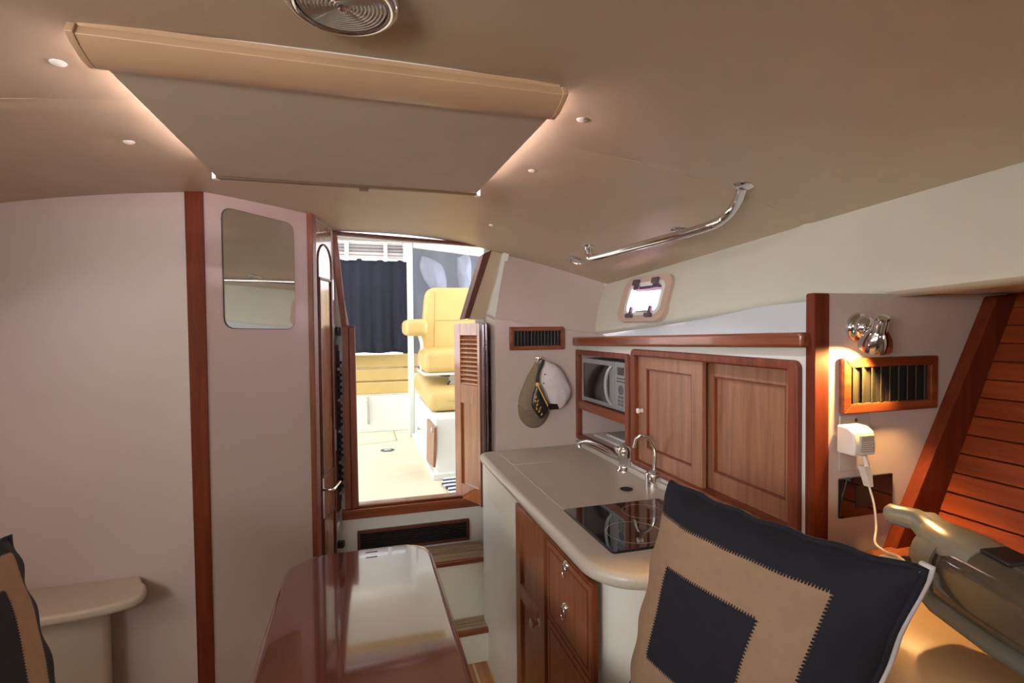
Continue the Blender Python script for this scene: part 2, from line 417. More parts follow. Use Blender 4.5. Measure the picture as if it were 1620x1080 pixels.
# cabin side (starboard): vertical liner from the crease down, rolling outward under the side deck
mb = MB()
BOT = [(-1.6, 1.22, 1.55), (0.60, 1.18, 1.530), (0.90, 1.175, 1.516), (1.145, 1.20, 1.519), (1.30, 1.205, 1.508), (1.75, 1.12, 1.462), (2.18, 1.047, 1.421), (2.45, 1.0, 1.39)]
def bot(y):
    for (y0, x0, z0), (y1, x1, z1) in zip(BOT, BOT[1:]):
        if y <= y1:
            t = (y-y0)/(y1-y0); return lerp(x0, x1, t), lerp(z0, z1, t)
    return BOT[-1][1:]
def side_fn(u, v):
    y = lerp(-1.6, 2.42, u); xe, ze = edge(y); xb, zb = bot(y)
    bulge = 0.018*math.sin(PI*v)
    # inside of a soft roll at the foot
    if v <= 0.85:
        t = v/0.85; return (lerp(xe+0.004, xb, t)-bulge, y, lerp(ze+0.016, zb+0.012, t))
    t = (v-0.85)/0.15; a = t*PI/2
    return (xb+0.03*(1-math.cos(a))-0.018*math.sin(PI*v), y, zb+0.012-0.014*math.sin(a))
PORT = (1.775, 2.035)
mb2 = MB(); NU, NV = 160, 22
us = [i/NU for i in range(NU+1)]
pc_y = 1.872; pc_z = 1.563
kk = {}
for i in range(NU+1):
    for j in range(NV+1):
        kk[i, j] = len(mb.v); mb.v.append(Vector(side_fn(i/NU, j/NV)))
for i in range(NU):
    for j in range(NV):
        c = (mb.v[kk[i, j]]+mb.v[kk[i+1, j+1]])/2
        if abs(c.y-pc_y) < 0.118 and abs(c.z-pc_z) < 0.074: continue
        mb.f.append([kk[i, j], kk[i, j+1], kk[i+1, j+1], kk[i+1, j]]); mb.mi.append(0)
wr = struct(mb.build('wall_starboard', 'liner', smooth=60))
# under side of the deck outboard of the lamp bulkhead
mb = MB()
mb.grid(lambda u, v: (bot(lerp(-1.6, 0.93, u))[0]+0.005+v*0.95, lerp(-1.6, 0.93, u), bot(lerp(-1.6, 0.93, u))[1]+0.002+0.006*math.sin(v*PI)), 30, 10)
mb.build('side_deck_lining', 'liner', wr, smooth=60)
# back of the galley shelf (pale panel)
mb = MB(); mb.poly([(1.215, 0.93, 1.30), (1.215, 1.35, 1.30), (1.09, 2.18, 1.30), (1.09, 2.18, 1.46), (1.215, 1.35, 1.54), (1.215, 0.93, 1.53)], (0.02, 0, 0))
mb.build('shelf_back', 'bluewhite', wr)
# backing of starboard side so no sky leaks in
mb = MB(); mb.pbox(Plane((1.42, 0, 0), (0, -1, 0)), -2.6, 0.3, -0.93, 1.46, -0.03, 0.0)
mb.build('outer_skin', 'white', wr)
mb = MB(); mb.pbox(Plane((1.22, 0, 0), (0, -1, 0)), -0.40, 1.02, 1.6, 1.56, -0.03, 0.0)
mb.build('locker_face', 'liner', wr)

# lamp bulkhead
mb = MB(); mb.pbox(P_LAMP, 0.955, 0, 1.95, 1.521, -0.025, 0); mb.pbox(P_LAMP, 1.185, 1.52, 1.95, 1.56, -0.025, -0.0005)
wlp = struct(mb.build('wall_lamp_bulkhead', 'wall'))
mb = MB(); mb.pbox(P_LAMP, 0.944, 0.0, 0.989, 1.521, -0.02, 0.004)
struct(mb.build('trim_2', 'trimwood', bevel=0.005, seg=3))

# ------------------------------------------------------------------ hull ceiling planks at right
HB = onY(1463, 807, 0.9); HT = onY(1524, 640, 0.9)
slope = (HT-HB).normalized()
P_HULL = Plane((HB.x, 0.0, HB.z), (0, -1, 0), (slope.x, 0, slope.z))
mb = MB(); mb.pbox(P_HULL, -0.90, -0.9, 1.6, 0.66, -0.04, -0.012)
hull = struct(mb.build('wall_hull', 'dark_z'))
sb = [P_HULL.ab(x_, y_)[1] for x_, y_ in ((1620, 900), (1620, 860), (1472, 784), (1488, 756), (1508, 697), (1520, 670))]
pitch = 0.048
for k in range(-9, 14):
    b0 = 0.012+k*pitch
    mb = MB(); mb.pbox(P_HULL, -0.885, b0, 1.5, b0+pitch-0.003, -0.012, 0.0)
    mb.build('plank', 'plank', hull, bevel=0.0025, seg=2)
# raking trim board on the bulkhead
mb = MB()
q = [onY(1394, 868, 0.9), onY(1463-20, 870, 0.9), onY(1550, 568, 0.9), onY(1590, 466, 0.9), onY(1556, 469, 0.9)]
mb.poly([p+V(0, -0.03, 0) for p in q], (0, 0.03, 0))
# lower extension
q = [onY(1300, 1060, 0.9), onY(1380, 1060, 0.9), onY(1463-20, 870, 0.9), onY(1394, 868, 0.9)]
mb.poly([p+V(0, -0.03, 0) for p in q], (0, 0.03, 0))
struct(mb.build('trim_3', 'trimwood', bevel=0.004, merge=False))

# ------------------------------------------------------------------ aft bulkhead with the companionway
SL = 0.668   # sill height
aL0 = P_AFT.ab(566, 700)[0]; aR0 = 0.505
tl = P_AFT.ab(533, 371); tr = P_AFT.ab(762, 389)
mid = 1.47; aLm = P_AFT.ab(550, 512)[0]; aRm = P_AFT.ab(733, 503)[0]
mb = MB()
mb.ppoly(P_AFT, [(-0.30, 0), (0.62, 0), (0.62, SL-0.03), (-0.30, SL-0.03)], -0.03, 0)
mb.ppoly(P_AFT, [(-0.35, SL-0.03), (aL0-0.03, SL-0.03), (aL0-0.03, mid), (tl[0]-0.03, 1.93), (-0.35, 1.93)], -0.03, 0)
mb.ppoly(P_AFT, [(aR0+0.02, SL-0.03), (1.2, SL-0.03), (1.2, 1.95), (tr[0]+0.03, 1.95), (aR0+0.02, mid)], -0.03, 0)
wa = struct(mb.build('wall_aft', 'white'))
mb = MB(); mb.pbox(P_AFT, -0.35, 1.86, 1.2, 2.02, -0.12, -0.035); mb.build('lintel', 'roller', wa)

door2 = thing('companionway_door', 'mahogany framed companionway opening onto the bright cockpit with a dark left leaf', 'doorway', (0.22, 2.40, SL))
mb = MB()
# sill
mb.pbox(P_AFT, P_AFT.ab(541, 800)[0], SL-0.055, 0.585, SL-0.012, -0.035, 0.022)
mb.pbox(P_AFT, aL0-0.01, SL-0.012, 0.56, SL, -0.05, 0.006)
mb.build('sill', 'mahog_x', door2, bevel=0.004)
mb = MB()
mb.ppoly(P_AFT, [(aL0-0.045, SL-0.012), (aL0, SL-0.012), (aL0-0.004, mid), (aL0-0.055, mid)], -0.04, 0.012)
mb.build('jamb', 'dark_z', door2, bevel=0.003)
mb = MB()
p = [P_AFT.ab(541, 520), P_AFT.ab(549, 516), P_AFT.ab(533, 371), P_AFT.ab(521, 369)]
mb.ppoly(P_AFT, p, -0.05, 0.012); mb.build('jamb', 'mahog_z', door2, bevel=0.002)
mb = MB()
p = [P_AFT.ab(733, 505), P_AFT.ab(742, 503), P_AFT.ab(777, 396), P_AFT.ab(764, 402)]
mb.ppoly(P_AFT, p, -0.10, 0.012); mb.build('jamb', 'dark_z', door2, bevel=0.002)
mb = MB(); mb.ppoly(P_AFT, [(0.50, SL-0.012), (0.575, SL-0.012), (0.575, 1.45), (0.52, 1.45)], -0.02, 0.012)
mb.build('jamb', 'dark_z', door2, bevel=0.003)
mb = MB()
h0 = onY(515, 364, 2.385); h1 = onY(790, 387, 2.385); h2 = onY(790, 392, 2.385); h3 = onY(515, 369, 2.385)
mb.poly([h3, h2, h1, h0], (0, 0.035, 0)); mb.build('head_trim', 'dark_z', door2, bevel=0.002)
# left leaf, folded edge-on against the jamb
mb = MB(); a = P_AFT.ab(543, 600)[0]
mb.pbox(P_AFT, a, SL, a+0.026, 1.462, 0.013, 0.045); mb.pbox(P_AFT, a+0.028, SL, a+0.052, 1.458, 0.013, 0.040)
mb.build('folded_leaf', 'mahog_z', door2, bevel=0.003)
# gasket channel and pale pilaster right of the opening
mb = MB()
p = [P_AFT.ab(742, 505), P_AFT.ab(766, 505), P_AFT.ab(797, 399), P_AFT.ab(777, 396)]
mb.ppoly(P_AFT, p, -0.03, 0.006); mb.build('channel', 'vinyl', wa)
mb = MB()
p = [P_AFT.ab(764, 515), P_AFT.ab(778, 515), P_AFT.ab(804, 400), P_AFT.ab(794, 400)]
mb.ppoly(P_AFT, p, -0.02, 0.03); mb.build('pilaster', 'fiber', wa, bevel=0.005)

# hats wall and its side return, with the sloping liner above
hl = P_HAT.ab(785, 600)[0]; htl = P_HAT.ab(788, 503); htr = P_HAT.ab(946, 528)
mb = MB()
mb.ppoly(P_HAT, [(hl, 0.0), (1.25, 0.0), (1.25, htr[1]-0.02), htr, htl, (hl, htl[1]-0.006)], -0.02, 0)
mb.poly([(hl, 2.20, 0), (hl, 2.40, 0), (hl, 2.40, 1.52), (hl, 2.20, htl[1]-0.01)], (0.02, 0, 0))
wh = struct(mb.build('wall_galley_end', 'wall'))
mb = MB()
c00 = V(htl[0]-0.012, 2.182, htl[1]); c10 = V(htr[0]+0.02, 2.182, htr[1]-0.003)
c01 = onY(801, 398, 2.395); c11 = V(1.125, 2.222, 1.655)
def slp(u, v):
    b = c00.lerp(c10, u); t = c01.lerp(c11, u)
    if u < 1: t.z = ceil_z(t.x, min(t.y, rear(t.x)), False)+0.002; t.y = rear(t.x)
    p = b.lerp(t, v); p.z += 0.012*math.sin(PI*v); return p
mb.grid(slp, 16, 12)
mb.build('sloping_liner', 'wall', wh, smooth=60)
mb = MB(); mb.tube([slp(0, 0)+V(0, -0.003, 0), slp(1, 0)+V(0, -0.003, 0)], 0.003, 6); mb.build('bead', 'wall', wh)

# ------------------------------------------------------------------ port window
win = thing('window_1', '', '', (1.13, pc_y, 1.50)); del win['label']; del win['category']; win['kind'] = 'structure'
n_side = V(-1, -0.155, 0.10).normalized()
def side_at(y, z):
    u = (y+1.6)/4.02; lo_, hi_ = 0.0, 0.85
    for _ in range(30):
        mid_ = (lo_+hi_)/2
        if side_fn(u, mid_)[2] > z: lo_ = mid_
        else: hi_ = mid_
    return Vector(side_fn(u, lo_))
pa_, pb_ = side_at(pc_y+0.13, pc_z), side_at(pc_y-0.13, pc_z); pc1, pc2 = side_at(pc_y, pc_z-0.07), side_at(pc_y, pc_z+0.06)
P_PORT = Plane(side_at(pc_y, pc_z), pb_-pa_, pc2-pc1)
P_PORT.v = (P_PORT.v-P_PORT.u*P_PORT.v.dot(P_PORT.u)).normalized(); P_PORT.n = P_PORT.u.cross(P_PORT.v)
def ringmesh(mb, P, o, r0, i, r1, c0, c1, ci0=None, ci1=None, n=6):
    O = rrect(*o, r0, n); I = rrect(*i, r1, n); k = len(O)
    ci0 = c0 if ci0 is None else ci0; ci1 = c1 if ci1 is None else ci1
    v = [P.pt(a, b, c0) for a, b in O]+[P.pt(a, b, c1) for a, b in O]+[P.pt(a, b, ci1) for a, b in I]+[P.pt(a, b, ci0) for a, b in I]
    f = []
    for j in range(k):
        q = (j+1) % k
        for L in range(4): f.append((L*k+j, L*k+q, ((L+1) % 4)*k+q, ((L+1) % 4)*k+j))
    mb.add(v, f)
mb = MB(); ringmesh(mb, P_PORT, (-0.150, -0.098, 0.150, 0.098), 0.05, (-0.112, -0.070, 0.112, 0.070), 0.035, -0.01, 0.014, -0.01, 0.010)
mb.build('liner_ring', 'portframe', win, smooth=50)
mb = MB(); ringmesh(mb, P_PORT, (-0.114, -0.072, 0.114, 0.072), 0.035, (-0.098, -0.058, 0.098, 0.058), 0.028, -0.06, 0.012)
mb.build('frame', 'fiber', win, smooth=50)
mb = MB(); mb.ppoly(P_PORT, rrect(-0.10, -0.06, 0.10, 0.06, 0.028), -0.03, -0.026)
mb.build('pane', 'glass', win)
mb = MB(); mb.pbox(P_PORT, -0.10, 0.046, 0.09, 0.058, -0.024, 0.0); mb.pbox(P_PORT, -0.05, -0.058, 0.06, -0.048, -0.024, 0.0)
mb.build('gasket', 'latch', win)
for a in (-0.066, 0.055):
    mb = MB(); mb.pbox(P_PORT, a-0.022, 0.058, a+0.018, 0.083, 0.012, 0.024); mb.pbox(P_PORT, a-0.014, 0.040, a+0.020, 0.060, 0.008, 0.018)
    mb.build('hinge', 'latch', win, bevel=0.003)
    mb = MB(); mb.pbox(P_PORT, a-0.012, -0.082, a+0.026, -0.066, 0.010, 0.026); mb.pbox(P_PORT, a+0.002, -0.068, a+0.014, -0.036, 0.008, 0.022)
    mb.build('latch', 'latch', win, bevel=0.003)

# ------------------------------------------------------------------ roller shade under the roof hatch
SZ = 1.85
sh = thing('roller_shade', 'taupe pull-across shade under the roof hatch with a long brown housing', 'shade', (0, 0.9, SZ))
P_S = Plane((0, 0, SZ), (1, 0, 0), (0, 1, 0))
mb = MB(); mb.ppoly(P_S, [(-0.362, 0.93), (0.352, 0.925), (0.338, 1.505), (-0.350, 1.515)], 0, 0.0025); mb.build('screen', 'shade', sh)
va = onZ(150, 110, SZ); vb = onZ(876, 187, SZ)
prof = [(0.0, 0.0), (-0.012, -0.005), (-0.035, -0.004), (-0.062, 0.004), (-0.078, 0.013), (-0.070, 0.028), (-0.03, 0.036), (0.0, 0.036), (0.01, 0.02)]
def cass(xa, xb, grow, name, mat_):
    mb = MB(); pts = [V(xa, 0.943+dy*(1+grow), SZ+0.0+dz*(1+grow)-0.001) for dy, dz in prof]
    mb.poly(pts, (xb-xa, 0, 0)); return mb.build(name, mat_, sh, bevel=0.0015, seg=2, smooth=60)
cass(-0.372, 0.352, 0.0, 'housing', 'cassette')
mb = MB(); mb.pbox(P_S, -0.385, 0.906, 0.362, 0.934, 0.030, 0.051); mb.build('light_baffle', 'cassette', sh)  # baffle added to stop hatch light leaking over the housing
cass(-0.382, -0.371, 0.05, 'end_cap', 'cassette')
cass(0.351, 0.361, 0.05, 'end_cap', 'cassette')
mb = MB(); mb.pbox(P_S, -0.350, 1.508, 0.338, 1.522, -0.006, 0.006); mb.build('pull_bar', 'bronzebar', sh, bevel=0.002)
mb = MB(); mb.pbox(P_S, 0.005, 1.512, 0.03, 1.528, -0.012, 0.0); mb.build('finger_tab', 'bronzebar', sh, bevel=0.002)
for sx in (-0.352, 0.342):
    mb = MB(); mb.pbox(P_S, sx-0.008, 1.512, sx+0.008, 1.530, -0.008, 0.05); mb.build('catch', 'plasticwhite', sh, bevel=0.003)

# ------------------------------------------------------------------ ceiling fittings
def ceiling_normal(x, y):
    e = 0.02
    dx = (ceil_z(x+e, y, False)-ceil_z(x-e, y, False))/(2*e); dy = (ceil_z(x, y+e, False)-ceil_z(x, y-e, False))/(2*e)
    return V(dx, dy, -1).normalized()
BL = ['pale ceiling button left of the brown shade housing', 'pale ceiling button beside the left edge of the shade, near the left wall',
      'pale ceiling button just right of the end of the brown shade housing', 'pale ceiling button midway along the right edge of the shade',
      'tiny ceiling button just above the top right of the doorway']
for b, l in zip(BUTTONS, BL):
    z = ceil_z(b.x, b.y); mb = MB(); r = 0.0125
    mb.lathe((b.x, b.y, z+0.001), ceiling_normal(b.x, b.y), [(r, 0), (r*1.02, 0.002), (r*0.85, 0.005), (r*0.5, 0.0075), (0.0005, 0.0085)], 20)
    tag(mb.build('ceiling_button', 'plasticwhite', smooth=60), l, 'button', 'ceiling buttons')
# dome light
dc = onZ(541, -2, 1.902)
dl = thing('dome_light', 'round chrome ceiling lamp with ringed glass lens above the shade housing', 'lamp', (dc.x, dc.y, 1.902))
mb = MB(); mb.lathe((dc.x, dc.y, 1.905), (0, 0, -1), [(0.078, -0.002), (0.078, 0.006), (0.074, 0.014), (0.066, 0.017), (0.061, 0.015), (0.060, 0.006)], 48, ring=True); mb.build('bezel', 'chrome', dl, smooth=50)
mb = MB(); pr = []
for k in range(22):
    r = 0.060-k*0.0026; pr += [(r, 0.012+0.0022*(k % 2)), ]
pr.append((0.001, 0.013)); mb.lathe((dc.x, dc.y, 1.905), (0, 0, -1), pr, 48); mb.build('lens', 'lens', dl, smooth=80)
mb = MB(); mb.lathe((dc.x, dc.y, 1.905), (0, 0, -1), [(0.006, 0.012), (0.006, 0.018), (0.003, 0.021), (0.0005, 0.0215)], 16); mb.build('screw', 'chrome', dl)
# recessed spots
for (px, py, zz, lab) in ((1080, 366, 1.79, 'round chrome recessed spotlight behind the middle of the grab rail'), (912, 411, 1.775, 'round chrome recessed spotlight at the aft foot of the grab rail')):
    c = on_ceiling(px, py)
    nn = ceiling_normal(c.x, c.y); z = ceil_z(c.x, c.y)
    t = thing('recessed_spotlight', lab, 'lamp', (c.x, c.y, z), 'recessed ceiling spotlights')
    mb = MB(); mb.lathe((c.x, c.y, z), nn, [(0.040, -0.001), (0.040, 0.004), (0.034, 0.009), (0.027, 0.008), (0.025, 0.001)], 32, ring=True); mb.build('bezel', 'chrome', t, smooth=50)
    mb = MB(); mb.lathe((c.x, c.y, z), nn, [(0.026, 0.001), (0.026, 0.004), (0.014, 0.007), (0.001, 0.008)], 24); mb.build('lens', 'lens', t, smooth=60)
# grab rail
cz = on_ceiling
f0 = cz(931, 389); f1 = cz(1176, 293)
drop = 0.060
lo = lambda px, py: onZ(px, py, cz(px, py).z-drop)
g = thing('grab_rail', 'polished steel grab rail bolted along the right side of the ceiling', 'handrail', tuple(f0))
zl0, zl1 = f0.z-0.058, f1.z-0.075
p_a = onZ(936, 409, zl0); p_b = onZ(1112, 361, zl1-0.0)
path = smooth_path([f0, f0+V(0, 0, -0.025), p_a+V(-0.004, 0.012, 0.008), p_a+(p_b-p_a)*0.06, p_a.lerp(p_b, 0.5), p_b, onZ(1146, 344, zl1+0.022), onZ(1166, 320, f1.z-0.024), f1], 6)
mb = MB(); mb.tube(path, 0.0145, 16); mb.build('tube', 'chrome', g, smooth=60)
for p_ in (f0, f1):
    mb = MB(); nn = ceiling_normal(p_.x, p_.y); mb.lathe(tuple(p_), nn, [(0.026, -0.002), (0.026, 0.003), (0.020, 0.007), (0.0125, 0.009)], 24); mb.build('flange', 'chrome', g, smooth=50)
# ------------------------------------------------------------------ mirror on the left panel
mr = thing('wall_mirror', 'frameless wall mirror with rounded corners and sloping top on the left panel', 'mirror', tuple(P_MIR.pt(0.15, 1.45, 0)))
ab = [P_MIR.ab(*q) for q in ((354, 520), (466, 521), (464, 354), (349, 326))]
def round_poly(pts, r, n=5):
    out = []; k = len(pts)
    for i in range(k):
        p0 = Vector((*pts[i-1], 0)); p1 = Vector((*pts[i], 0)); p2 = Vector((*pts[(i+1) % k], 0))
        d0 = (p0-p1).normalized(); d2 = (p2-p1).normalized(); a = p1+d0*r; b = p1+d2*r
        for j in range(n+1):
            t = j/n; q = a*(1-t)**2+p1*2*t*(1-t)+b*t*t; out.append((q.x, q.y))
    return out
rp = round_poly(ab, 0.038)
mb = MB(); mb.ppoly(P_MIR, rp, 0.0, 0.0035); mb.build('backing', 'sign', mr)
cxa = sum(a for a, b in rp)/len(rp); cya = sum(b for a, b in rp)/len(rp)
rp2 = [(cxa+(a-cxa)*0.985, cya+(b-cya)*0.99) for a, b in rp]
mb = MB(); mb.ppoly(P_MIR, rp2, 0.0035, 0.006); mb.build('glass', 'mirror', mr)

# ------------------------------------------------------------------ head door (seen edge on)
P_HEAD_W = P_HEAD
def hd(px, py, c=0): return P_HEAD.ab(px, py, c)
post = MB(); post.ppoly(P_HEAD, [(-0.010, 0), (0.032, 0), (0.032, 1.93), (-0.010, 1.93)], -0.03, 0.014)
struct(post.build('trim_4', 'mahog_z', bevel=0.005, seg=3))
dr = thing('door_1', '', '', tuple(P_HEAD.pt(0.05, SOLE, 0))); del dr['label']; del dr['category']; dr['kind'] = 'structure'
a0, a1 = 0.038, 0.212
top0 = P_HEAD.ab(503, 368)[1]; top1 = P_HEAD.ab(524, 372)[1]
archpts = [(a0, SOLE+0.05), (a1, SOLE+0.05), (a1, 1.872), (a0, 1.878)]
mb = MB(); mb.ppoly(P_HEAD, archpts, 0.0, 0.010); mb.build('leaf', 'headdoor', dr, bevel=0.002)
mb = MB(); mb.tube([P_HEAD.pt(a0+0.012, 0.20, 0.011)]+[P_HEAD.pt(lerp(a0+0.012, a1-0.008, 0.5-0.5*math.cos(PI*k/12)), 1.72+0.075*math.sin(PI*k/12), 0.011) for k in range(13)]+[P_HEAD.pt(a1-0.008, 0.20, 0.011)], 0.004, 6); mb.build('moulding', 'dark_z', dr)
mb = MB(); i0, i1 = a0+0.028, a1-0.024
mb.frame(P_HEAD, (i0-0.008, 0.86, i1+0.008, 1.66), (i0, 0.87, i1, 1.65), 0.010, 0.016); mb.build('moulding', 'dark_z', dr, bevel=0.002)
mb = MB(); mb.frame(P_HEAD, (i0-0.008, 0.15, i1+0.008, 0.70), (i0, 0.16, i1, 0.69), 0.010, 0.016); mb.build('moulding', 'dark_z', dr, bevel=0.002)
mb = MB(); hz = 0.815; ha = P_HEAD.ab(513, 771)[0]
mb.pbox(P_HEAD, a0+0.010, hz-0.12, a0+0.034, hz+0.06, 0.010, 0.013); mb.build('escutcheon', 'steel', dr, bevel=0.002)
mb = MB(); q0 = P_HEAD.pt(a0+0.022, hz, 0.013); q1 = P_HEAD.pt(a0+0.022, hz, 0.046)
mb.tube(smooth_path([q0, q1, P_HEAD.pt(a0+0.035, hz+0.001, 0.052), P_HEAD.pt(a0+0.11, hz+0.006, 0.050)], 5), 0.0065, 12); mb.build('lever_handle', 'chrome', dr, smooth=60)
for z in (1.62, 0.98, 0.30):
    mb = MB(); mb.pbox(P_HEAD, a1-0.006, z-0.045, a1+0.012, z+0.045, 0.008, 0.015); mb.build('hinge', 'steel', dr, bevel=0.002)
mb = MB(); mb.ppoly(P_HEAD, [(a1+0.003, SOLE), (a1+0.016, SOLE), (a1+0.016, 1.60), (a1+0.003, 1.72)], 0.0, 0.008); mb.build('casing', 'plasticwhite', dr)
# breaker panel, switch and gauge aft of the head door
bp = thing('breaker_panel', 'narrow electrical breaker panel with rows of switches beside the head door', 'electrical panel', tuple(P_HEAD.pt(0.257, 0.82, 0)))
mb = MB(); mb.pbox(P_HEAD, 0.233, 0.66, 0.281, 1.385, 0.0, 0.012); mb.build('surround', 'mahog_z', bp, bevel=0.003)
mb = MB(); mb.pbox(P_HEAD, 0.238, 0.70, 0.277, 1.36, 0.012, 0.016); mb.build('face', 'black', bp)
for k in range(22):
    for a in (0.247, 0.265):
        mb = MB(); mb.pbox(P_HEAD, a-0.004, 0.735+k*0.027, a+0.006, 0.747+k*0.027, 0.016, 0.027); mb.build('rocker', 'black' if k % 5 else 'steel', bp, bevel=0.001, seg=1)
sw = thing('light_switch', 'small black toggle switch on the pale strip left of the doorway', 'switch', tuple(P_HEAD.pt(0.255, 1.45, 0)))
mb = MB(); mb.pbox(P_HEAD, 0.236, 1.385+0.025, 0.278, 1.475, 0.0, 0.008); mb.build('plate', 'steel', sw, bevel=0.002)
mb = MB(); mb.pbox(P_HEAD, 0.246, 1.425, 0.270, 1.462, 0.008, 0.026); mb.build('toggle', 'black', sw, bevel=0.003)
ga = thing('battery_selector', 'small round battery selector low on the wall beside the head door', 'switch', tuple(P_HEAD.pt(0.257, 0.58, 0)))
mb = MB(); mb.lathe(P_HEAD.pt(0.250, 0.59, 0), P_HEAD.n, [(0.030, 0), (0.030, 0.010), (0.024, 0.016), (0.001, 0.017)], 24); mb.build('dial', 'steel', ga)
mb = MB(); mb.pbox(P_HEAD, 0.240, 0.50, 0.268, 0.53, 0.0, 0.03); mb.build('knob', 'black', ga, bevel=0.005)

# ------------------------------------------------------------------ louvered door leaf standing open at the right
lp0 = onZ(721, 783, 0.655); lp1 = onZ(767, 802, 0.655)
P_LV = Plane((lp0.x, lp0.y, 0), (lp1.x-lp0.x, lp1.y-lp0.y, 0)); LW = math.hypot(lp1.x-lp0.x, lp1.y-lp0.y)
ztop = P_LV.ab(716, 512)[1]
lv = thing('louvered_leaf', 'varnished folding door leaf with louvers standing open at the right of the doorway', 'door', tuple(P_LV.pt(0, 0.655, 0)))
st = 0.021 if LW < 0.15 else 0.03
zb, zt = 0.655, ztop; zm = 1.16
mb = MB()
mb.pbox(P_LV, 0, zb, LW*0.22, zt, -0.022, 0); mb.pbox(P_LV, LW*0.80, zb, LW, zt, -0.022, 0)
mb.pbox(P_LV, LW*0.22, zb, LW*0.80, zb+0.07, -0.022, 0); mb.pbox(P_LV, LW*0.22, zt-0.055, LW*0.80, zt, -0.022, 0)
mb.pbox(P_LV, LW*0.22, zm-0.055, LW*0.80, zm+0.03, -0.022, 0)
mb.build('frame', 'louverwood', lv, bevel=0.002)
mb = MB(); mb.pbox(P_LV, LW*0.20, zb+0.065, LW*0.82, zm-0.05, -0.018, -0.010); mb.build('panel', 'louverwood', lv)
mb = MB(); mb.pbox(P_LV, LW*0.20, zm, LW*0.82, zt-0.03, -0.026, -0.0225); mb.build('backing', 'blackgap', lv)
ns = 11; z0 = zm+0.032; z1 = zt-0.057; stp = (z1-z0)/ns
for k in range(ns):
    b = z0+k*stp
    mb = MB(); A_, B_ = LW*0.22, LW*0.80
    mb.hexa([P_LV.pt(A_, b, -0.003), P_LV.pt(B_, b, -0.003), P_LV.pt(B_, b+stp*0.86, -0.021), P_LV.pt(A_, b+stp*0.86, -0.021),
             P_LV.pt(A_, b+0.004, -0.001), P_LV.pt(B_, b+0.004, -0.001), P_LV.pt(B_, b+stp*0.86+0.004, -0.019), P_LV.pt(A_, b+stp*0.86+0.004, -0.019)])
    mb.build('slat', 'louverwood', lv)
# second leaf of the fold, running back to the jamb
q0 = P_LV.pt(LW+0.004, 0, 0.0); q1 = V(0.572, 2.372, 0)
P_L2 = Plane((q0.x, q0.y, 0), (q1.x-q0.x, q1.y-q0.y, 0)); L2 = (q1-V(q0.x, q0.y, 0)).length
mb = MB(); mb.pbox(P_L2, 0.0, zb, L2, zt+0.002, -0.020, 0.0); mb.build('second_leaf', 'dark_z', lv, bevel=0.002)
mb = MB(); c = P_LV.pt(LW+0.006, 0, 0.002)
mb.tube([(c.x, c.y, zb), (c.x, c.y, zt-0.006)], 0.007, 12); mb.tube([(c.x+0.014, c.y+0.006, zb), (c.x+0.014, c.y+0.006, zt-0.004)], 0.007, 12)
mb.build('piano_hinge', 'hinge', lv, smooth=60)

# ------------------------------------------------------------------ riser vent below the doorway, steps
def vent(name, P, a0, b0, a1, b1, lab, fw, vertical, nv, frame_m, vane_m, cat='vent', depth=0.016, vane_tilt=0.5, grp=None):
    t = thing(name, lab, cat, tuple(P.pt((a0+a1)/2, b0, 0)), grp)
    mb = MB(); mb.frame(P, (a0, b0, a1, b1), (a0+fw, b0+fw, a1-fw, b1-fw), 0.0, depth); mb.build('frame', frame_m, t, bevel=0.003)
    mb = MB(); mb.pbox(P, a0+fw-0.002, b0+fw-0.002, a1-fw+0.002, b1-fw+0.002, 0.0003, 0.002); mb.build('backing', 'blackgap', t)
    n = nv
    for k in range(n):
        mb = MB()
        if vertical:
            s_ = (a1-a0-2*fw)/n; a = a0+fw+k*s_+s_*0.15; w_ = s_*vane_tilt
            lo_, hi_ = b0+fw, b1-fw; th = 0.0015
            mb.hexa([P.pt(a, lo_, 0.012), P.pt(a+th, lo_, 0.012), P.pt(a+th, hi_, 0.012), P.pt(a, hi_, 0.012)][0:0] or
                    [P.pt(a, lo_, 0.0125), P.pt(a+w_, lo_, 0.003), P.pt(a+w_, hi_, 0.003), P.pt(a, hi_, 0.0125),
                     P.pt(a+th, lo_, 0.0135), P.pt(a+w_+th, lo_, 0.004), P.pt(a+w_+th, hi_, 0.004), P.pt(a+th, hi_, 0.0135)])
        else:
            s_ = (b1-b0-2*fw)/n; b = b0+fw+k*s_+s_*0.2
            mb.pbox(P, a0+fw, b, a1-fw, b+s_*0.35, 0.003, 0.010)
        mb.build('vane', vane_m, t)
    return t
a0, b1 = P_AFT.ab(565, 833); a1, b0 = P_AFT.ab(742, 848)
vent('floor_vent', P_AFT, a0, 0.455, a1, 0.555, 'long low mahogany framed black vent under the companionway sill', 0.014, False, 7, 'dark_z', 'black')
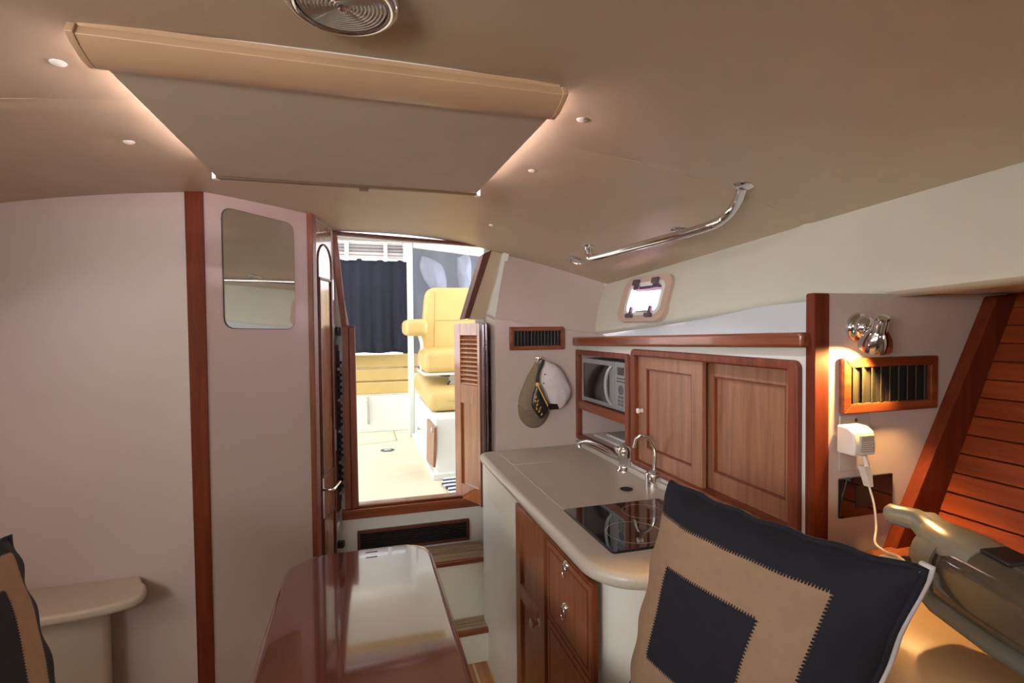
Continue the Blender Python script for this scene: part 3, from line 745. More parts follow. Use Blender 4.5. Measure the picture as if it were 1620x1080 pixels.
def step(y0, y1, z, x0, x1, lab, plank_n):
    t = thing('step', lab, 'step', ((x0+x1)/2, (y0+y1)/2, SOLE if z < 0.3 else 0.19), 'companionway steps')
    Pz = Plane((0, 0, z), (1, 0, 0), (0, 1, 0))
    mb = MB(); mb.pbox(Pz, x0, y0+0.012, x1, y1, -(z-SOLE) if z < 0.3 else -(z-SOLE), -0.016); mb.build('riser', 'liner', t, bevel=0.004)
    mb = MB(); mb.pbox(Pz, x0, y0+0.02, x1, y1, -0.016, -0.006); mb.build('caulking', 'treaddark', t)
    mb = MB(); mb.pbox(Pz, x0, y0, x1, y0+0.022, -0.018, 0.001); mb.build('nosing', 'mahog_x', t, bevel=0.004)
    w_ = (y1-y0-0.024)/plank_n
    for k in range(plank_n):
        ya = y0+0.024+k*w_
        mb = MB(); mb.pbox(Pz, x0+0.001, ya, x1-0.001, ya+w_-0.0065, -0.006, 0.0); mb.build('plank', 'tread', t, bevel=0.001, seg=1)
step(2.20, 2.398, 0.445, -0.02, 0.528, 'upper companionway step with pale planked tread and mahogany nosing', 5)
step(2.095, 2.212, 0.19, -0.02, 0.522, 'lower companionway step nearest the cabin floor', 4)

# ------------------------------------------------------------------ galley: counter, base, fronts
ct = thing('galley_counter', 'speckled beige solid surface counter with rounded corners along the right side', 'counter', (0.72, 1.55, 0.885))
x0, x1, y0, y1 = 0.478, 0.949, 0.965, 2.179
ol = [(x1, y0)] + [(x0+0.13-0.13*math.sin(a), y0+0.13-0.13*math.cos(a)) for a in [PI/2*k/10 for k in range(11)]] \
   + [(x0+0.055-0.055*math.cos(a), y1-0.055+0.055*math.sin(a)) for a in [PI/2*k/8 for k in range(9)]] + [(x1, y1)]
mb = MB(); n = len(ol); rings = []
prof = [(0.012, -0.036), (0.003, -0.030), (0.0, -0.020), (0.001, -0.010), (0.006, -0.003), (0.014, 0.0), (0.018, 0.0)]
def inset(d):
    out = []
    for i, (a, b) in enumerate(ol):
        p0 = Vector(ol[i-1]); p2 = Vector(ol[(i+1) % n]); t_ = (p2-p0).normalized(); nn = Vector((-t_.y, t_.x))
        if i in (0, n-1):
            out.append((a, b+(d if i == 0 else 0)*1.0)); continue
        out.append((a-nn.x*d, b-nn.y*d))
    return out
for d, z in prof: rings.append([V(a, b, 0.92+z) for a, b in inset(d)])
k0 = 0
vv = [p for r in rings for p in r]; ff = []
for i in range(len(rings)-1):
    for j in range(n): q = (j+1) % n; ff.append((i*n+j, i*n+q, (i+1)*n+q, (i+1)*n+j))
ff.append(tuple(range(n))[::-1]); ff.append(tuple(range((len(rings)-1)*n, len(rings)*n)))
mb.add(vv, ff); mb.build('worktop', 'counter', ct, smooth=50)
mb = MB(); mb.pbox(P_TOP, 0.932, 0.92, 0.949, 2.175, 0.0, 0.022); mb.build('upstand', 'counter', ct, bevel=0.006)
# sink covers lying in the counter
def sheet(name, corners, lab, grp, hole=None):
    mb = MB(); pts = round_poly([(p.x, p.y) for p in corners], 0.02)
    mb.poly([V(a, b, 0.9195) for a, b in pts], (0, 0, 0.0025)); return tag(mb.build(name, 'counter', bevel=0.0012), lab, 'sink cover', grp)
Zc = lambda px, py: onZ(px, py, 0.92)
sheet('sink_cover', [V(0.56, 1.395, 0), V(0.80, 1.395, 0), V(0.80, 1.915, 0), V(0.56, 1.915, 0)], 'flush counter panel with a round finger hole beside the cooktop', 'sink covers')
sheet('sink_cover', [V(0.56, 1.922, 0), V(0.82, 1.922, 0), V(0.82, 2.12, 0), V(0.56, 2.12, 0)], 'flush counter panel at the far end under the long spout', 'sink covers')
hc = onZ(991, 773, 0.9225)
mb = MB(); mb.lathe((hc.x, hc.y, 0.9222), (0, 0, 1), [(0.021, 0), (0.021, 0.0006), (0.019, 0.0008), (0.0185, 0.0002), (0.0005, 0.0002)], 28)
tag(mb.build('finger_hole', 'blackgap'), 'round dark finger hole in the counter beside the filter tap', 'hole')
# cooktop
k = [onZ(893, 806, 0.922), onZ(971, 874, 0.922), onZ(1044, 790, 0.922)]
cx0, cx1, cyb, cya = 0.555, 0.835, 1.385, 1.045
ck = thing('cooktop', 'flush black glass cooktop set into the counter', 'cooktop', (0.69, 1.2, 0.92))
cx0 = k[0].x; cyb = k[0].y; cya = k[1].y; cx1 = k[2].x
mb = MB(); mb.poly([V(a, b, 0.9202) for a, b in rrect(cx0, cya, cx1, cyb, 0.008, 3)], (0, 0, 0.004)); mb.build('glass', 'glassblack', ck, bevel=0.001)
mb = MB(); mb.poly([V(a, b, 0.9201) for a, b in rrect(cx0-0.004, cya-0.004, cx1+0.004, cyb+0.004, 0.01, 3)], (0, 0, 0.0018)); mb.build('trim', 'black', ck)
for cc in ((0.34, 0.30, 0.072), (0.66, 0.72, 0.058)):
    mb = MB(); q = (lerp(cx0, cx1, cc[0]), lerp(cya, cyb, cc[1]), 0.9242)
    mb.lathe(q, (0, 0, 1), [(cc[2], 0), (cc[2], 0.0002), (cc[2]-0.0015, 0.0002), (cc[2]-0.0015, 0)], 40, ring=True); mb.build('burner_ring', 'label', ck)
# base unit: white shell with rounded near corner
bs = thing('galley_cabinet', 'white moulded galley base with rounded corner under the counter', 'cabinet', (0.72, 1.55, SOLE))
mb = MB(); r = 0.15
bo = [(0.948, 0.998)]+[(0.50+r-r*math.sin(a), 0.998+r-r*math.cos(a)) for a in [PI/2*i/12 for i in range(13)]]+[(0.50, 2.176), (0.948, 2.176)]
mb.poly([V(a, b, SOLE) for a, b in bo], (0, 0, 0.884-SOLE)); mb.build('shell', 'white', bs, smooth=40)
mb = MB(); mb.pbox(P_BASE, -2.094, 0.75, -1.715, 0.884, 0.0, 0.002); mb.build('upper_panel', 'liner', bs)
def bfront(name, a0, b0, a1, b1, panels, knob, mat_='cabwood', knobpos=None, lab=None):
    mb = MB(); pts = [P_BASE.pt(a0, b0, 0), P_BASE.pt(a1, b0, 0), P_BASE.pt(a1, b1, 0), P_BASE.pt(a0, b1, 0)]
    if panels:
        fw = 0.048
        bands = [b0]+panels+[b1]
        mb.pbox(P_BASE, a0, b0, a0+fw, b1, 0.0, 0.014); mb.pbox(P_BASE, a1-fw, b0, a1, b1, 0.0, 0.014)
        mb.pbox(P_BASE, a0+fw, b0, a1-fw, b0+fw, 0.0, 0.014); mb.pbox(P_BASE, a0+fw, b1-fw, a1-fw, b1, 0.0, 0.014)
        for p_ in panels: mb.pbox(P_BASE, a0+fw, p_-fw/2, a1-fw, p_+fw/2, 0.0, 0.014)
        d = mb.build(name, mat_, bs, bevel=0.002)
        mb = MB(); mb.pbox(P_BASE, a0+fw-0.002, b0+fw-0.002, a1-fw+0.002, b1-fw+0.002, 0.0, 0.005); mb.build('panel', mat_, d)
    else:
        mb.pbox(P_BASE, a0, b0, a1, b1, 0.0, 0.014); d = mb.build(name, mat_, bs, bevel=0.003)
        mb = MB(); mb.frame(P_BASE, (a0+0.014, b0+0.014, a1-0.014, b1-0.014), (a0+0.019, b0+0.019, a1-0.019, b1-0.019), 0.0141, 0.0152); mb.build('moulding', 'mahog_z', d)
    ka, kb = knobpos
    c = P_BASE.pt(ka, kb, 0.014); mb = MB()
    if knob == 'knob':
        mb.lathe(c, P_BASE.n, [(0.012, 0), (0.012, 0.002), (0.006, 0.006), (0.006, 0.014), (0.013, 0.020), (0.013, 0.026), (0.005, 0.030)], 18); mb.build('knob', 'chrome', d, smooth=50)
    else:
        mb.lathe(c, P_BASE.n, [(0.013, 0), (0.012, 0.004), (0.005, 0.008)], 18)
        mb.tube([P_BASE.pt(ka+0.011*math.sin(t), kb-0.012-0.016*math.cos(t)+0.0, 0.022) for t in [2*PI*i/16 for i in range(17)]], 0.0022, 8)
        mb.build('ring_pull', 'chrome', d, smooth=50)
    return d
dA = P_BASE.ab(815, 785, 0.014); dB = P_BASE.ab(860, 835, 0.014)
bfront('door', dA[0], 0.17, dB[0], 0.872, [0.60], 'knob', 'cabwood', (P_BASE.ab(845, 934, 0.03)[0], 0.60))
eA = P_BASE.ab(864, 840, 0.014); eB = P_BASE.ab(936, 908, 0.014)
mb = MB(); mb.frame(P_BASE, (eA[0]-0.002, 0.16, eB[0]+0.003, 0.878), (eA[0]+0.006, 0.168, eB[0]-0.006, 0.870), 0.0, 0.012); mb.build('drawer_surround', 'mahog_z', bs, bevel=0.002)
kp = P_BASE.ab(893, 895, 0.02); kq = P_BASE.ab(891, 962, 0.02)
bfront('drawer', eA[0]+0.006, 0.655, eB[0]-0.006, 0.868, None, 'ring', 'cabwood', kp)
bfront('drawer', eA[0]+0.006, 0.172, eB[0]-0.006, 0.650, None, 'ring', 'cabwood', kq)

# faucets
fb = onZ(988, 745, 0.92)
fc = thing('sink_tap', 'chrome mixer tap with a long low spout reaching over the far sink cover', 'faucet', tuple(fb))
mb = MB(); mb.lathe(fb, (0, 0, 1), [(0.028, 0), (0.028, 0.006), (0.022, 0.012), (0.020, 0.040), (0.025, 0.046), (0.025, 0.080), (0.020, 0.092), (0.009, 0.097), (0.006, 0.104), (0.001, 0.106)], 24); mb.build('body', 'chrome', fc, smooth=50)
sp0 = fb+V(-0.01, 0.01, 0.04); tip = onZ(917, 703, 0.975)
mb = MB(); mb.tube(smooth_path([sp0, sp0.lerp(tip, 0.35)+V(0, 0, 0.022), sp0.lerp(tip, 0.75)+V(0, 0, 0.026), tip+V(0, 0, 0.006), tip+V(0, 0, -0.012)], 6), [0.0085]*25, 12); mb.build('spout', 'chrome', fc, smooth=60)
mb = MB(); mb.tube(smooth_path([fb+V(0, 0, 0.06), fb+V(0.022, -0.012, 0.066), fb+V(0.026, -0.015, 0.09)], 4), 0.007, 10); mb.tube(smooth_path([fb+V(0, 0, 0.06), fb+V(-0.020, 0.014, 0.066), fb+V(-0.024, 0.017, 0.09)], 4), 0.007, 10); mb.build('handle', 'chrome', fc, smooth=60)
fb = onZ(1034, 768, 0.92)
ff_ = thing('filter_tap', 'slim chrome swan-neck water filter tap in front of the sliding doors', 'faucet', tuple(fb))
mb = MB(); mb.lathe(fb, (0, 0, 1), [(0.027, 0), (0.027, 0.040), (0.025, 0.044), (0.0005, 0.045)], 24); mb.build('body', 'chrome', ff_, smooth=50)
D_ = onY(1003, 712, fb.y+0.03)
pa = [onY(1035, 745, fb.y), onY(1036, 715, fb.y), onY(1030, 697, fb.y+0.005), onY(1018, 689, fb.y+0.015), onY(1008, 693, fb.y+0.025), onY(1003, 708, fb.y+0.03)]
mb = MB(); mb.tube(smooth_path(pa, 6), 0.0062, 12); mb.build('spout', 'chrome', ff_, smooth=60)
mb = MB(); q = fb+V(-0.006, -0.004, 0.041); mb.lathe(q, (0, 0, 1), [(0.012, 0), (0.013, 0.008), (0.004, 0.012)], 16); mb.build('button', 'steel', ff_)

# ------------------------------------------------------------------ cupboard wall on the starboard side
mw = (-2.188, 0.948, -1.700, 1.352); sl = (-1.682, 0.955, -0.932, 1.372)
mb = MB()
zlo, zhi = 0.90, 1.404
mb.pbox(P_CUP, -2.18, zlo, mw[0]+0.015, zhi, -0.02, 0)
mb.pbox(P_CUP, mw[2]-0.015, zlo, sl[0]+0.015, zhi, -0.02, 0)
mb.pbox(P_CUP, sl[2]-0.015, zlo, -0.905, zhi, -0.02, 0)
mb.pbox(P_CUP, mw[0]+0.015, mw[3]-0.015, mw[2]-0.015, zhi, -0.02, 0)
mb.pbox(P_CUP, sl[0]+0.015, sl[3]-0.015, sl[2]-0.015, zhi, -0.02, 0)
mb.pbox(P_CUP, mw[0]+0.015, zlo, mw[2]-0.015, mw[1]+0.015, -0.02, 0)
mb.pbox(P_CUP, sl[0]+0.015, zlo, sl[2]-0.015, sl[1]+0.015, -0.02, 0)
cw = struct(mb.build('wall_galley', 'white'))
mb = MB(); mb.pbox(Plane((0, 0, 1.404), (1, 0, 0), (0, 1, 0)), 0.955, 0.905, 1.23, 2.18, -0.015, 0.0); mb.build('shelf_top', 'white', cw)
mb = MB(); mb.pbox(P_CUP, -2.18, 0.93, -0.905, 1.373, -0.36, -0.34); mb.build('cabinet_back', 'wall', cw)
rl = MB(); y0_, y1_ = 0.907, 2.255
rl.ppoly(P_CUP, [(-2.178, 1.368), (-0.907, 1.402-0.0), (-0.907, 1.436), (-2.178, 1.408)], 0.0, 0.030)
tag(rl.build('fiddle_rail', 'mahog_y', bevel=0.009, seg=4), 'long rounded mahogany rail running along the shelf above the cupboards', 'shelf rail')

# microwave niche
mf = thing('microwave_niche', 'mahogany framed two-level niche around the microwave', 'cabinet', tuple(P_CUP.pt(-1.94, mw[1], 0)))
mb = MB(); ringmesh(mb, P_CUP, mw, 0.016, (mw[0]+0.030, mw[1]+0.022, mw[2]-0.026, mw[3]-0.022), 0.003, -0.01, 0.012); mb.build('frame', 'mahog_z', mf, bevel=0.004, seg=3)
mb = MB(); mb.pbox(P_CUP, mw[0]+0.026, 1.085, mw[2]-0.024, 1.122, -0.30, 0.006); mb.build('shelf', 'mahog_y', mf, bevel=0.002)
mb = MB(); mb.pbox(P_CUP, mw[0]+0.01, mw[1]+0.01, mw[0]+0.024, mw[3]-0.01, -0.33, -0.011); mb.pbox(P_CUP, mw[2]-0.020, mw[1]+0.01, mw[2]-0.008, mw[3]-0.01, -0.33, -0.011)
mb.pbox(P_CUP, mw[0]+0.024, mw[1]+0.008, mw[2]-0.02, mw[1]+0.020, -0.33, -0.011); mb.build('lining', 'wall', mf)
# microwave
mc0 = P_CUP.ab(919, 600, -0.004)[0]; mc1 = P_CUP.ab(988, 600, -0.004)[0]
mo = thing('microwave', 'silver microwave oven with dark window and arched handle in the wall niche', 'microwave', tuple(P_CUP.pt(-1.93, 1.122, -0.15)))
mz0, mz1 = 1.123, 1.316; ma0, ma1 = mw[0]+0.040, mw[2]-0.040
mb = MB(); mb.pbox(P_CUP, ma0, mz0, ma1, mz1, -0.30, -0.028); mb.build('body', 'silver', mo, bevel=0.004)
mdv = lerp(ma0, ma1, 0.735)
mb = MB(); mb.pbox(P_CUP, ma0, mz0+0.004, mdv-0.002, mz1, -0.028, -0.008); md_ = mb.build('door', 'silver', mo, bevel=0.004)
mb = MB(); mb.ppoly(P_CUP, rrect(ma0+0.016, mz0+0.022, mdv-0.040, mz1-0.020, 0.010), -0.009, -0.006); mb.build('window', 'glassblack', md_)
mb = MB(); hx = mdv-0.020
mb.tube(smooth_path([P_CUP.pt(hx+0.004, mz1-0.018, -0.008), P_CUP.pt(hx-0.004, mz1-0.045, 0.008), P_CUP.pt(hx-0.010, (mz0+mz1)/2, 0.014), P_CUP.pt(hx-0.004, mz0+0.045, 0.008), P_CUP.pt(hx+0.004, mz0+0.018, -0.008)], 6), 0.0065, 10); mb.build('handle', 'silver', md_, smooth=60)
mb = MB(); mb.pbox(P_CUP, mdv+0.001, mz0+0.004, ma1, mz1, -0.028, -0.010); cp_ = mb.build('control_panel', 'silver', mo, bevel=0.003)
pw = ma1-mdv; pc_ = (mdv+ma1)/2
mb = MB(); mb.pbox(P_CUP, pc_-0.026, mz1-0.050, pc_+0.024, mz1-0.020, -0.010, -0.0085); mb.build('display', 'glassblack', cp_)
for r_ in range(2):
    for c_ in range(4):
        mb = MB(); aa = pc_-0.030+c_*0.017; bb = mz1-0.066-r_*0.012; mb.pbox(P_CUP, aa, bb, aa+0.009, bb+0.005, -0.010, -0.0082); mb.build('button', 'sign', cp_)
mb = MB(); mb.lathe(P_CUP.pt(pc_, mz0+0.085, -0.0102), P_CUP.n, [(0.019, 0), (0.019, 0.002), (0.011, 0.002), (0.011, 0.0005), (0.0105, 0.001), (0.0005, 0.001)], 20); mb.build('dial', 'rubber', cp_)
for r_ in range(3):
    for c_ in range(2):
        mb = MB(); aa = pc_-0.022+c_*0.024; bb = mz0+0.052-r_*0.014; mb.pbox(P_CUP, aa, bb, aa+0.018, bb+0.010, -0.010, -0.0082); mb.build('button', 'rubber', cp_, bevel=0.001, seg=1)
# folded papers in the lower level
for k, (a, b, dz) in enumerate(((-2.10, -1.80, 0.0), (-2.04, -1.76, 0.012))):
    mb = MB(); mb.pbox(P_CUP, a, mw[1]+0.021+dz, b, mw[1]+0.032+dz, -0.24+0.03*k, -0.04-0.03*k)
    tag(mb.build('folded_towel', 'towel', bevel=0.003), ('larger folded white cloth lying on the floor of the lower niche', 'smaller folded white cloth on top of the larger one in the niche')[k], 'towel', 'folded cloths in the niche')

# sliding door cupboard
sc_ = thing('sliding_cupboard', 'wide cupboard with two sliding panelled wood doors behind the counter', 'cabinet', tuple(P_CUP.pt(-1.3, sl[1], 0)))
mb = MB(); ringmesh(mb, P_CUP, sl, 0.020, (sl[0]+0.026, sl[1]+0.022, sl[2]-0.030, sl[3]-0.024), 0.003, -0.045, 0.014); mb.build('frame', 'mahog_z', sc_, bevel=0.006, seg=3)
def sdoor(a0, a1, c, knob=None):
    b0_, b1_ = sl[1]+0.020, sl[3]-0.022; fw = 0.052; th = 0.014
    mb = MB(); mb.pbox(P_CUP, a0, b0_, a0+fw, b1_, c-th, c); mb.pbox(P_CUP, a1-fw, b0_, a1, b1_, c-th, c)
    mb.pbox(P_CUP, a0+fw, b0_, a1-fw, b0_+fw, c-th, c); mb.pbox(P_CUP, a0+fw, b1_-fw+0.008, a1-fw, b1_, c-th, c)
    d = mb.build('door', 'teakdoor', sc_, bevel=0.0015)
    mb = MB(); mb.pbox(P_CUP, a0+fw-0.002, b0_+fw-0.002, a1-fw+0.002, b1_-fw+0.010, c-th, c-0.009); mb.build('panel', 'teakdoor', d)
    mb = MB(); mb.frame(P_CUP, (a0+fw-0.001, b0_+fw-0.001, a1-fw+0.001, b1_-fw+0.009), (a0+fw+0.005, b0_+fw+0.005, a1-fw-0.005, b1_-fw+0.003), c-0.009, c-0.002); mb.build('moulding', 'mahog_z', d)
    if knob:
        mb = MB(); mb.lathe(P_CUP.pt(*knob, c), P_CUP.n, [(0.009, 0), (0.006, 0.004), (0.006, 0.010), (0.010, 0.014), (0.009, 0.019), (0.002, 0.021)], 16); mb.build('knob', 'plasticwhite', d, smooth=50)
l0 = sl[0]+0.024; lm = P_CUP.ab(1114, 650, -0.010)[0]
kk_ = P_CUP.ab(1018, 649, -0.01)
sdoor(l0+0.004, lm, -0.004, (max(kk_[0], l0+0.02), kk_[1])); sdoor(lm-0.036, sl[2]-0.026, -0.030)

# ------------------------------------------------------------------ small vent, hook and caps on the galley end wall
va0 = P_HAT.ab(805, 517); va1 = P_HAT.ab(891, 556)
vent('wall_vent', P_HAT, va0[0], P_HAT.ab(806, 554)[1], va1[0], va0[1], 'small mahogany framed black vent above the hanging caps', 0.018, True, 14, 'mahog_x', 'black', vane_tilt=0.35, grp='framed wall vents')
hk = onY(851, 566, 2.175)
h = thing('cap_hook', 'small chrome knob hook on the wall holding two caps', 'hook', (hk.x, 2.18, hk.z))
mb = MB(); mb.lathe((hk.x, 2.18, hk.z), (0, -1, 0), [(0.010, 0), (0.010, 0.003), (0.005, 0.006), (0.005, 0.020), (0.011, 0.026), (0.011, 0.031), (0.004, 0.035)], 18); mb.build('knob', 'chrome', h, smooth=50)
mb = MB(); mb.tube(smooth_path([(hk.x, 2.178, hk.z-0.005), (hk.x, 2.174, hk.z-0.035), (hk.x, 2.150, hk.z-0.045), (hk.x, 2.140, hk.z-0.030)], 4), 0.003, 8); mb.build('prong', 'chrome', h)

def cap(name, lab, crown_px, crown_d, brim_px, crown_m, brim_m, grp, yb):
    """cap hanging flat against the wall: crown and brim outlines are bulged solids"""
    t = thing(name, lab, 'cap', tuple(onY(*crown_px[0], yb)), grp)
    def bulge(pxs, y_back, d, name, mat_, parent, ribs=0):
        pts = [onY(a, b, y_back) for a, b in pxs]; c = sum(pts, V(0, 0, 0))/len(pts)
        sm = smooth_path(pts+[pts[0]], 5)[:-1]; n = len(sm); mb = MB(); v = []; f = []
        L = 7
        for i in range(L+1):
            s_ = math.cos(0.5*PI*i/L); dd = d*math.sin(0.5*PI*i/L)
            for j, p in enumerate(sm):
                q = c.lerp(p, s_); wr = 0.0035*math.sin(j*0.8+i*1.3)+0.0015*math.sin(j*2.1-i); wr *= s_*(1 if ribs else 0)
                q.y = y_back-dd-wr; v.append(q)
        for i in range(L):
            for j in range(n): k_ = (j+1) % n; f.append((i*n+j, i*n+k_, (i+1)*n+k_, (i+1)*n+j))
        f.append(tuple(range(n))[::-1]); f.append(tuple(range(L*n, (L+1)*n)))
        mb.add(v, f); return mb.build(name, mat_, parent, smooth=70)
    cr = bulge(crown_px, yb, crown_d, 'crown', crown_m, t, 1)
    br = bulge(brim_px[0], yb-brim_px[1], brim_px[2], 'brim', brim_m, t)
    return t, cr, br, bulge
# khaki cap behind
t, cr, br, bl = cap('baseball_cap', 'worn khaki baseball cap hanging at the back of the hook, brim down',
    [(846, 572), (836, 592), (826, 612), (820, 636), (824, 652), (846, 656), (862, 640), (864, 610), (858, 580)], 0.030,
    ([(819, 640), (822, 660), (834, 674), (850, 676), (864, 664), (867, 648), (848, 640), (830, 632)], 0.006, 0.014), 'capkhaki', 'capbrim', 'caps on the hook', 2.176)
# white captain's cap in front
t, cr, br, bl = cap('captain_cap', 'white cap with black gold-leaf brim and black band hanging in front of the khaki cap',
    [(860, 570), (878, 576), (892, 592), (902, 614), (898, 634), (882, 648), (866, 636), (856, 618), (853, 600), (855, 582)], 0.036,
    ([(849, 605), (844, 622), (841, 640), (848, 654), (856, 662), (864, 654), (868, 642), (858, 622)], 0.030, 0.012), 'capwhite', 'black', 'caps on the hook', 2.150)
mb = MB(); bp_ = [onY(860, 569, 2.128), onY(852, 590, 2.122), onY(850, 606, 2.112), onY(857, 622, 2.104), onY(868, 644, 2.106)]
mb.tube(smooth_path(bp_, 6), 0.0065, 10); mb.build('band', 'black', t, smooth=60)
mb = MB(); mb.tube(smooth_path([onY(850, 607, 2.103), onY(856, 620, 2.096), onY(867, 642, 2.097)], 6), 0.003, 8)
mb.lathe(onY(850, 608, 2.104), (0, -1, 0), [(0.009, 0), (0.009, 0.006), (0.003, 0.009)], 14); mb.build('gold_cord', 'gold', t, smooth=60)
mb = MB()
for (a, b, r_, tw) in ((848, 628, 0.0055, 0.5), (847, 634, 0.006, -0.6), (850, 640, 0.006, 0.6), (849, 646, 0.006, -0.5), (853, 650, 0.006, 0.4), (857, 655, 0.005, 0.2), (851, 634, 0.005, 1.0), (855, 645, 0.005, 1.0)):
    q = onY(a, b, 2.1075); mb.lathe(q, (math.sin(tw)*0.5, -0.4, 0.8), [(0.001, -r_*1.3), (r_*0.6, -r_*0.4), (r_*0.5, r_*0.5), (0.001, r_*1.4)], 8)
mb.build('gold_leaf', 'gold', t, smooth=60)
mb = MB(); q0 = onY(862, 592, 2.118); mb.lathe(q0, (0, -1, 0), [(0.003, 0), (0.003, 0.003), (0.0005, 0.003)], 10); q0 = onY(860, 606, 2.116); mb.lathe(q0, (0, -1, 0), [(0.003, 0), (0.003, 0.003), (0.0005, 0.003)], 10)
mb.build('eyelets', 'black', t)
mb = MB(); mb.poly([onY(866, 638, 2.112), onY(882, 639, 2.125), onY(885, 647, 2.13), onY(870, 648, 2.115)], (0, 0.004, 0)); mb.build('strap', 'black', t, bevel=0.001)

# ------------------------------------------------------------------ lamp bulkhead fittings
lb = onY(1357, 518, 0.9)
ld = thing('reading_lamp', 'chrome swivel reading lamp on the wall above the framed vent, lit warm', 'lamp', tuple(lb))
mb = MB(); mb.lathe(lb, (0, -1, 0), [(0.034, 0), (0.034, 0.004), (0.031, 0.010), (0.026, 0.013), (0.026, 0.018), (0.022, 0.030), (0.014, 0.036), (0.003, 0.038)], 32); mb.build('base', 'chrome', ld, smooth=40)
j0 = lb+V(0.0, -0.036, 0); hd0 = onY(1397, 500, 0.815); hd1 = onY(1384, 549, 0.848)
mb = MB(); mb.tube([j0, hd0.lerp(hd1, 0.4)], 0.006, 10); mb.build('arm', 'chrome', ld)
ax = (hd1-hd0).normalized(); LL = (hd1-hd0).length
mb = MB()
pr = [(0.004, 0), (0.012, 0.002), (0.0135, 0.006), (0.0145, LL*0.42), (0.019, LL*0.50), (0.027, LL*0.68), (0.031, LL*0.86), (0.032, LL), (0.0295, LL), (0.028, LL*0.85), (0.022, LL*0.6), (0.002, LL*0.5)]
mb.lathe(hd0, ax, pr, 32); mb.build('shade', 'chrome', ld, smooth=40)
mb = MB()
uu = ax.orthogonal().normalized(); qq = ax.cross(uu)
for k in range(14):
    a = 2*PI*k/14; c = hd0+(uu*math.cos(a)+qq*math.sin(a))*0.0140
    mb.tube([c+ax*(LL*0.10), c+ax*(LL*0.42)], 0.0013, 6)
mb.build('fins', 'steel', ld)
mb = MB(); mb.lathe(hd0+ax*LL*0.62, ax, [(0.012, 0), (0.015, 0.012), (0.012, 0.02), (0.002, 0.024)], 16)
bm_, n_, b_ = base('warm_bulb'); b_.inputs['Emission Color'].default_value = (1, 0.6, 0.28, 1); b_.inputs['Emission Strength'].default_value = 6.0; b_.inputs['Base Color'].default_value = (1, 0.8, 0.5, 1)
M['bulb'] = bm_
mb.build('bulb', 'bulb', ld)
q0 = P_LAMP.ab(1327, 566); q1 = P_LAMP.ab(1476, 648)
vent('wall_vent', P_LAMP, q0[0], P_LAMP.ab(1330, 654)[1], P_LAMP.ab(1475, 600)[0], q0[1], 'mahogany framed vent with upright grey vanes below the reading lamp', 0.022, True, 9, 'mahog_x', 'louvre_grey', vane_tilt=0.80, depth=0.014, grp='framed wall vents')
# receptacle plate with charger
o0 = P_LAMP.ab(1326, 657); o1 = P_LAMP.ab(1371, 741)
ot = thing('wall_outlet', 'brushed steel outlet plate on the wall under the vent', 'outlet', tuple(P_LAMP.pt(o0[0]+0.04, o1[1], 0)))
mb = MB(); mb.pbox(P_LAMP, o0[0], o1[1], o1[0], o0[1], 0, 0.005); mb.build('plate', 'plate', ot, bevel=0.002)
mb = MB(); mb.lathe(P_LAMP.pt((o0[0]+o1[0])/2+0.003, o0[1]-0.012, 0.005), P_LAMP.n, [(0.0045, 0), (0.0045, 0.001), (0.0005, 0.0015)], 12); mb.build('screw', 'chrome', ot)
ch = thing('charger_plug', 'white plug-in charger in the steel outlet with a hanging white lead', 'charger', tuple(P_LAMP.pt(*P_LAMP.ab(1350, 720), 0.02)))
c0_ = P_LAMP.ab(1352, 679, 0.05); c1_ = P_LAMP.ab(1385, 719, 0.05)
mb = MB()
side = [(0.006, c1_[1]), (0.050, c1_[1]), (0.052, c1_[1]+0.026), (0.047, c0_[1]-0.008), (0.033, c0_[1]+0.001), (0.006, c0_[1]+0.003)]
mb.poly([P_LAMP.pt(c0_[0], b, c) for c, b in side], P_LAMP.u*(c1_[0]-c0_[0])); mb.build('body', 'plasticwhite', ch, bevel=0.004, seg=3)
mb = MB(); l0_ = P_LAMP.ab(1363, 690, 0.053); l1_ = P_LAMP.ab(1383, 714, 0.053); mb.pbox(P_LAMP, l0_[0], l1_[1], l1_[0], l0_[1], 0.045, 0.0535); lb_ = mb.build('label', 'label', ch)
mb = MB()
for k in range(5): mb.pbox(P_LAMP, l0_[0]+0.002, l1_[1]+0.003+k*0.0045, l1_[0]-0.002-0.003*(k % 2), l1_[1]+0.0045+k*0.0045, 0.0535, 0.0540)
mb.build('print', 'plasticwhite', lb_)
mb = MB(); e0 = onY(1372, 738, 0.862); e1 = onY(1378, 771, 0.862)
mb.tube([onY(1366, 720, 0.868), e0], 0.006, 10); mb.poly([e0+V(-0.009, 0, 0), e0+V(0.014, 0, 0), e1+V(0.008, 0, 0), e1+V(-0.003, 0, 0)], (0, 0.016, 0)); mb.build('cord_block', 'plasticwhite', ch, bevel=0.002)
mb = MB()
cord = [e1+V(0, 0.004, 0), onY(1383, 800, 0.855), onY(1386, 835, 0.84), onY(1384, 857, 0.80), onD(1398, 871, 0.80), onD(1420, 880, 0.78), onD(1432, 890, 0.76), onD(1415, 884, 0.74), onD(1395, 880, 0.74), onD(1388, 890, 0.74)]
mb.tube(smooth_path(cord, 8), 0.0022, 8); mb.build('cord', 'plasticwhite', ch, smooth=60)
k0_ = P_LAMP.ab(1325, 755); k1_ = P_LAMP.ab(1408, 808)
bk = thing('black_cover_plate', 'black blank cover plate on the wall below the steel outlet', 'cover plate', tuple(P_LAMP.pt((k0_[0]+k1_[0])/2, k1_[1], 0)))
mb = MB(); mb.pbox(P_LAMP, k0_[0], k1_[1], k1_[0], k0_[1]-0.002, 0, 0.007); mb.build('plate', 'glassblack', bk, bevel=0.003)
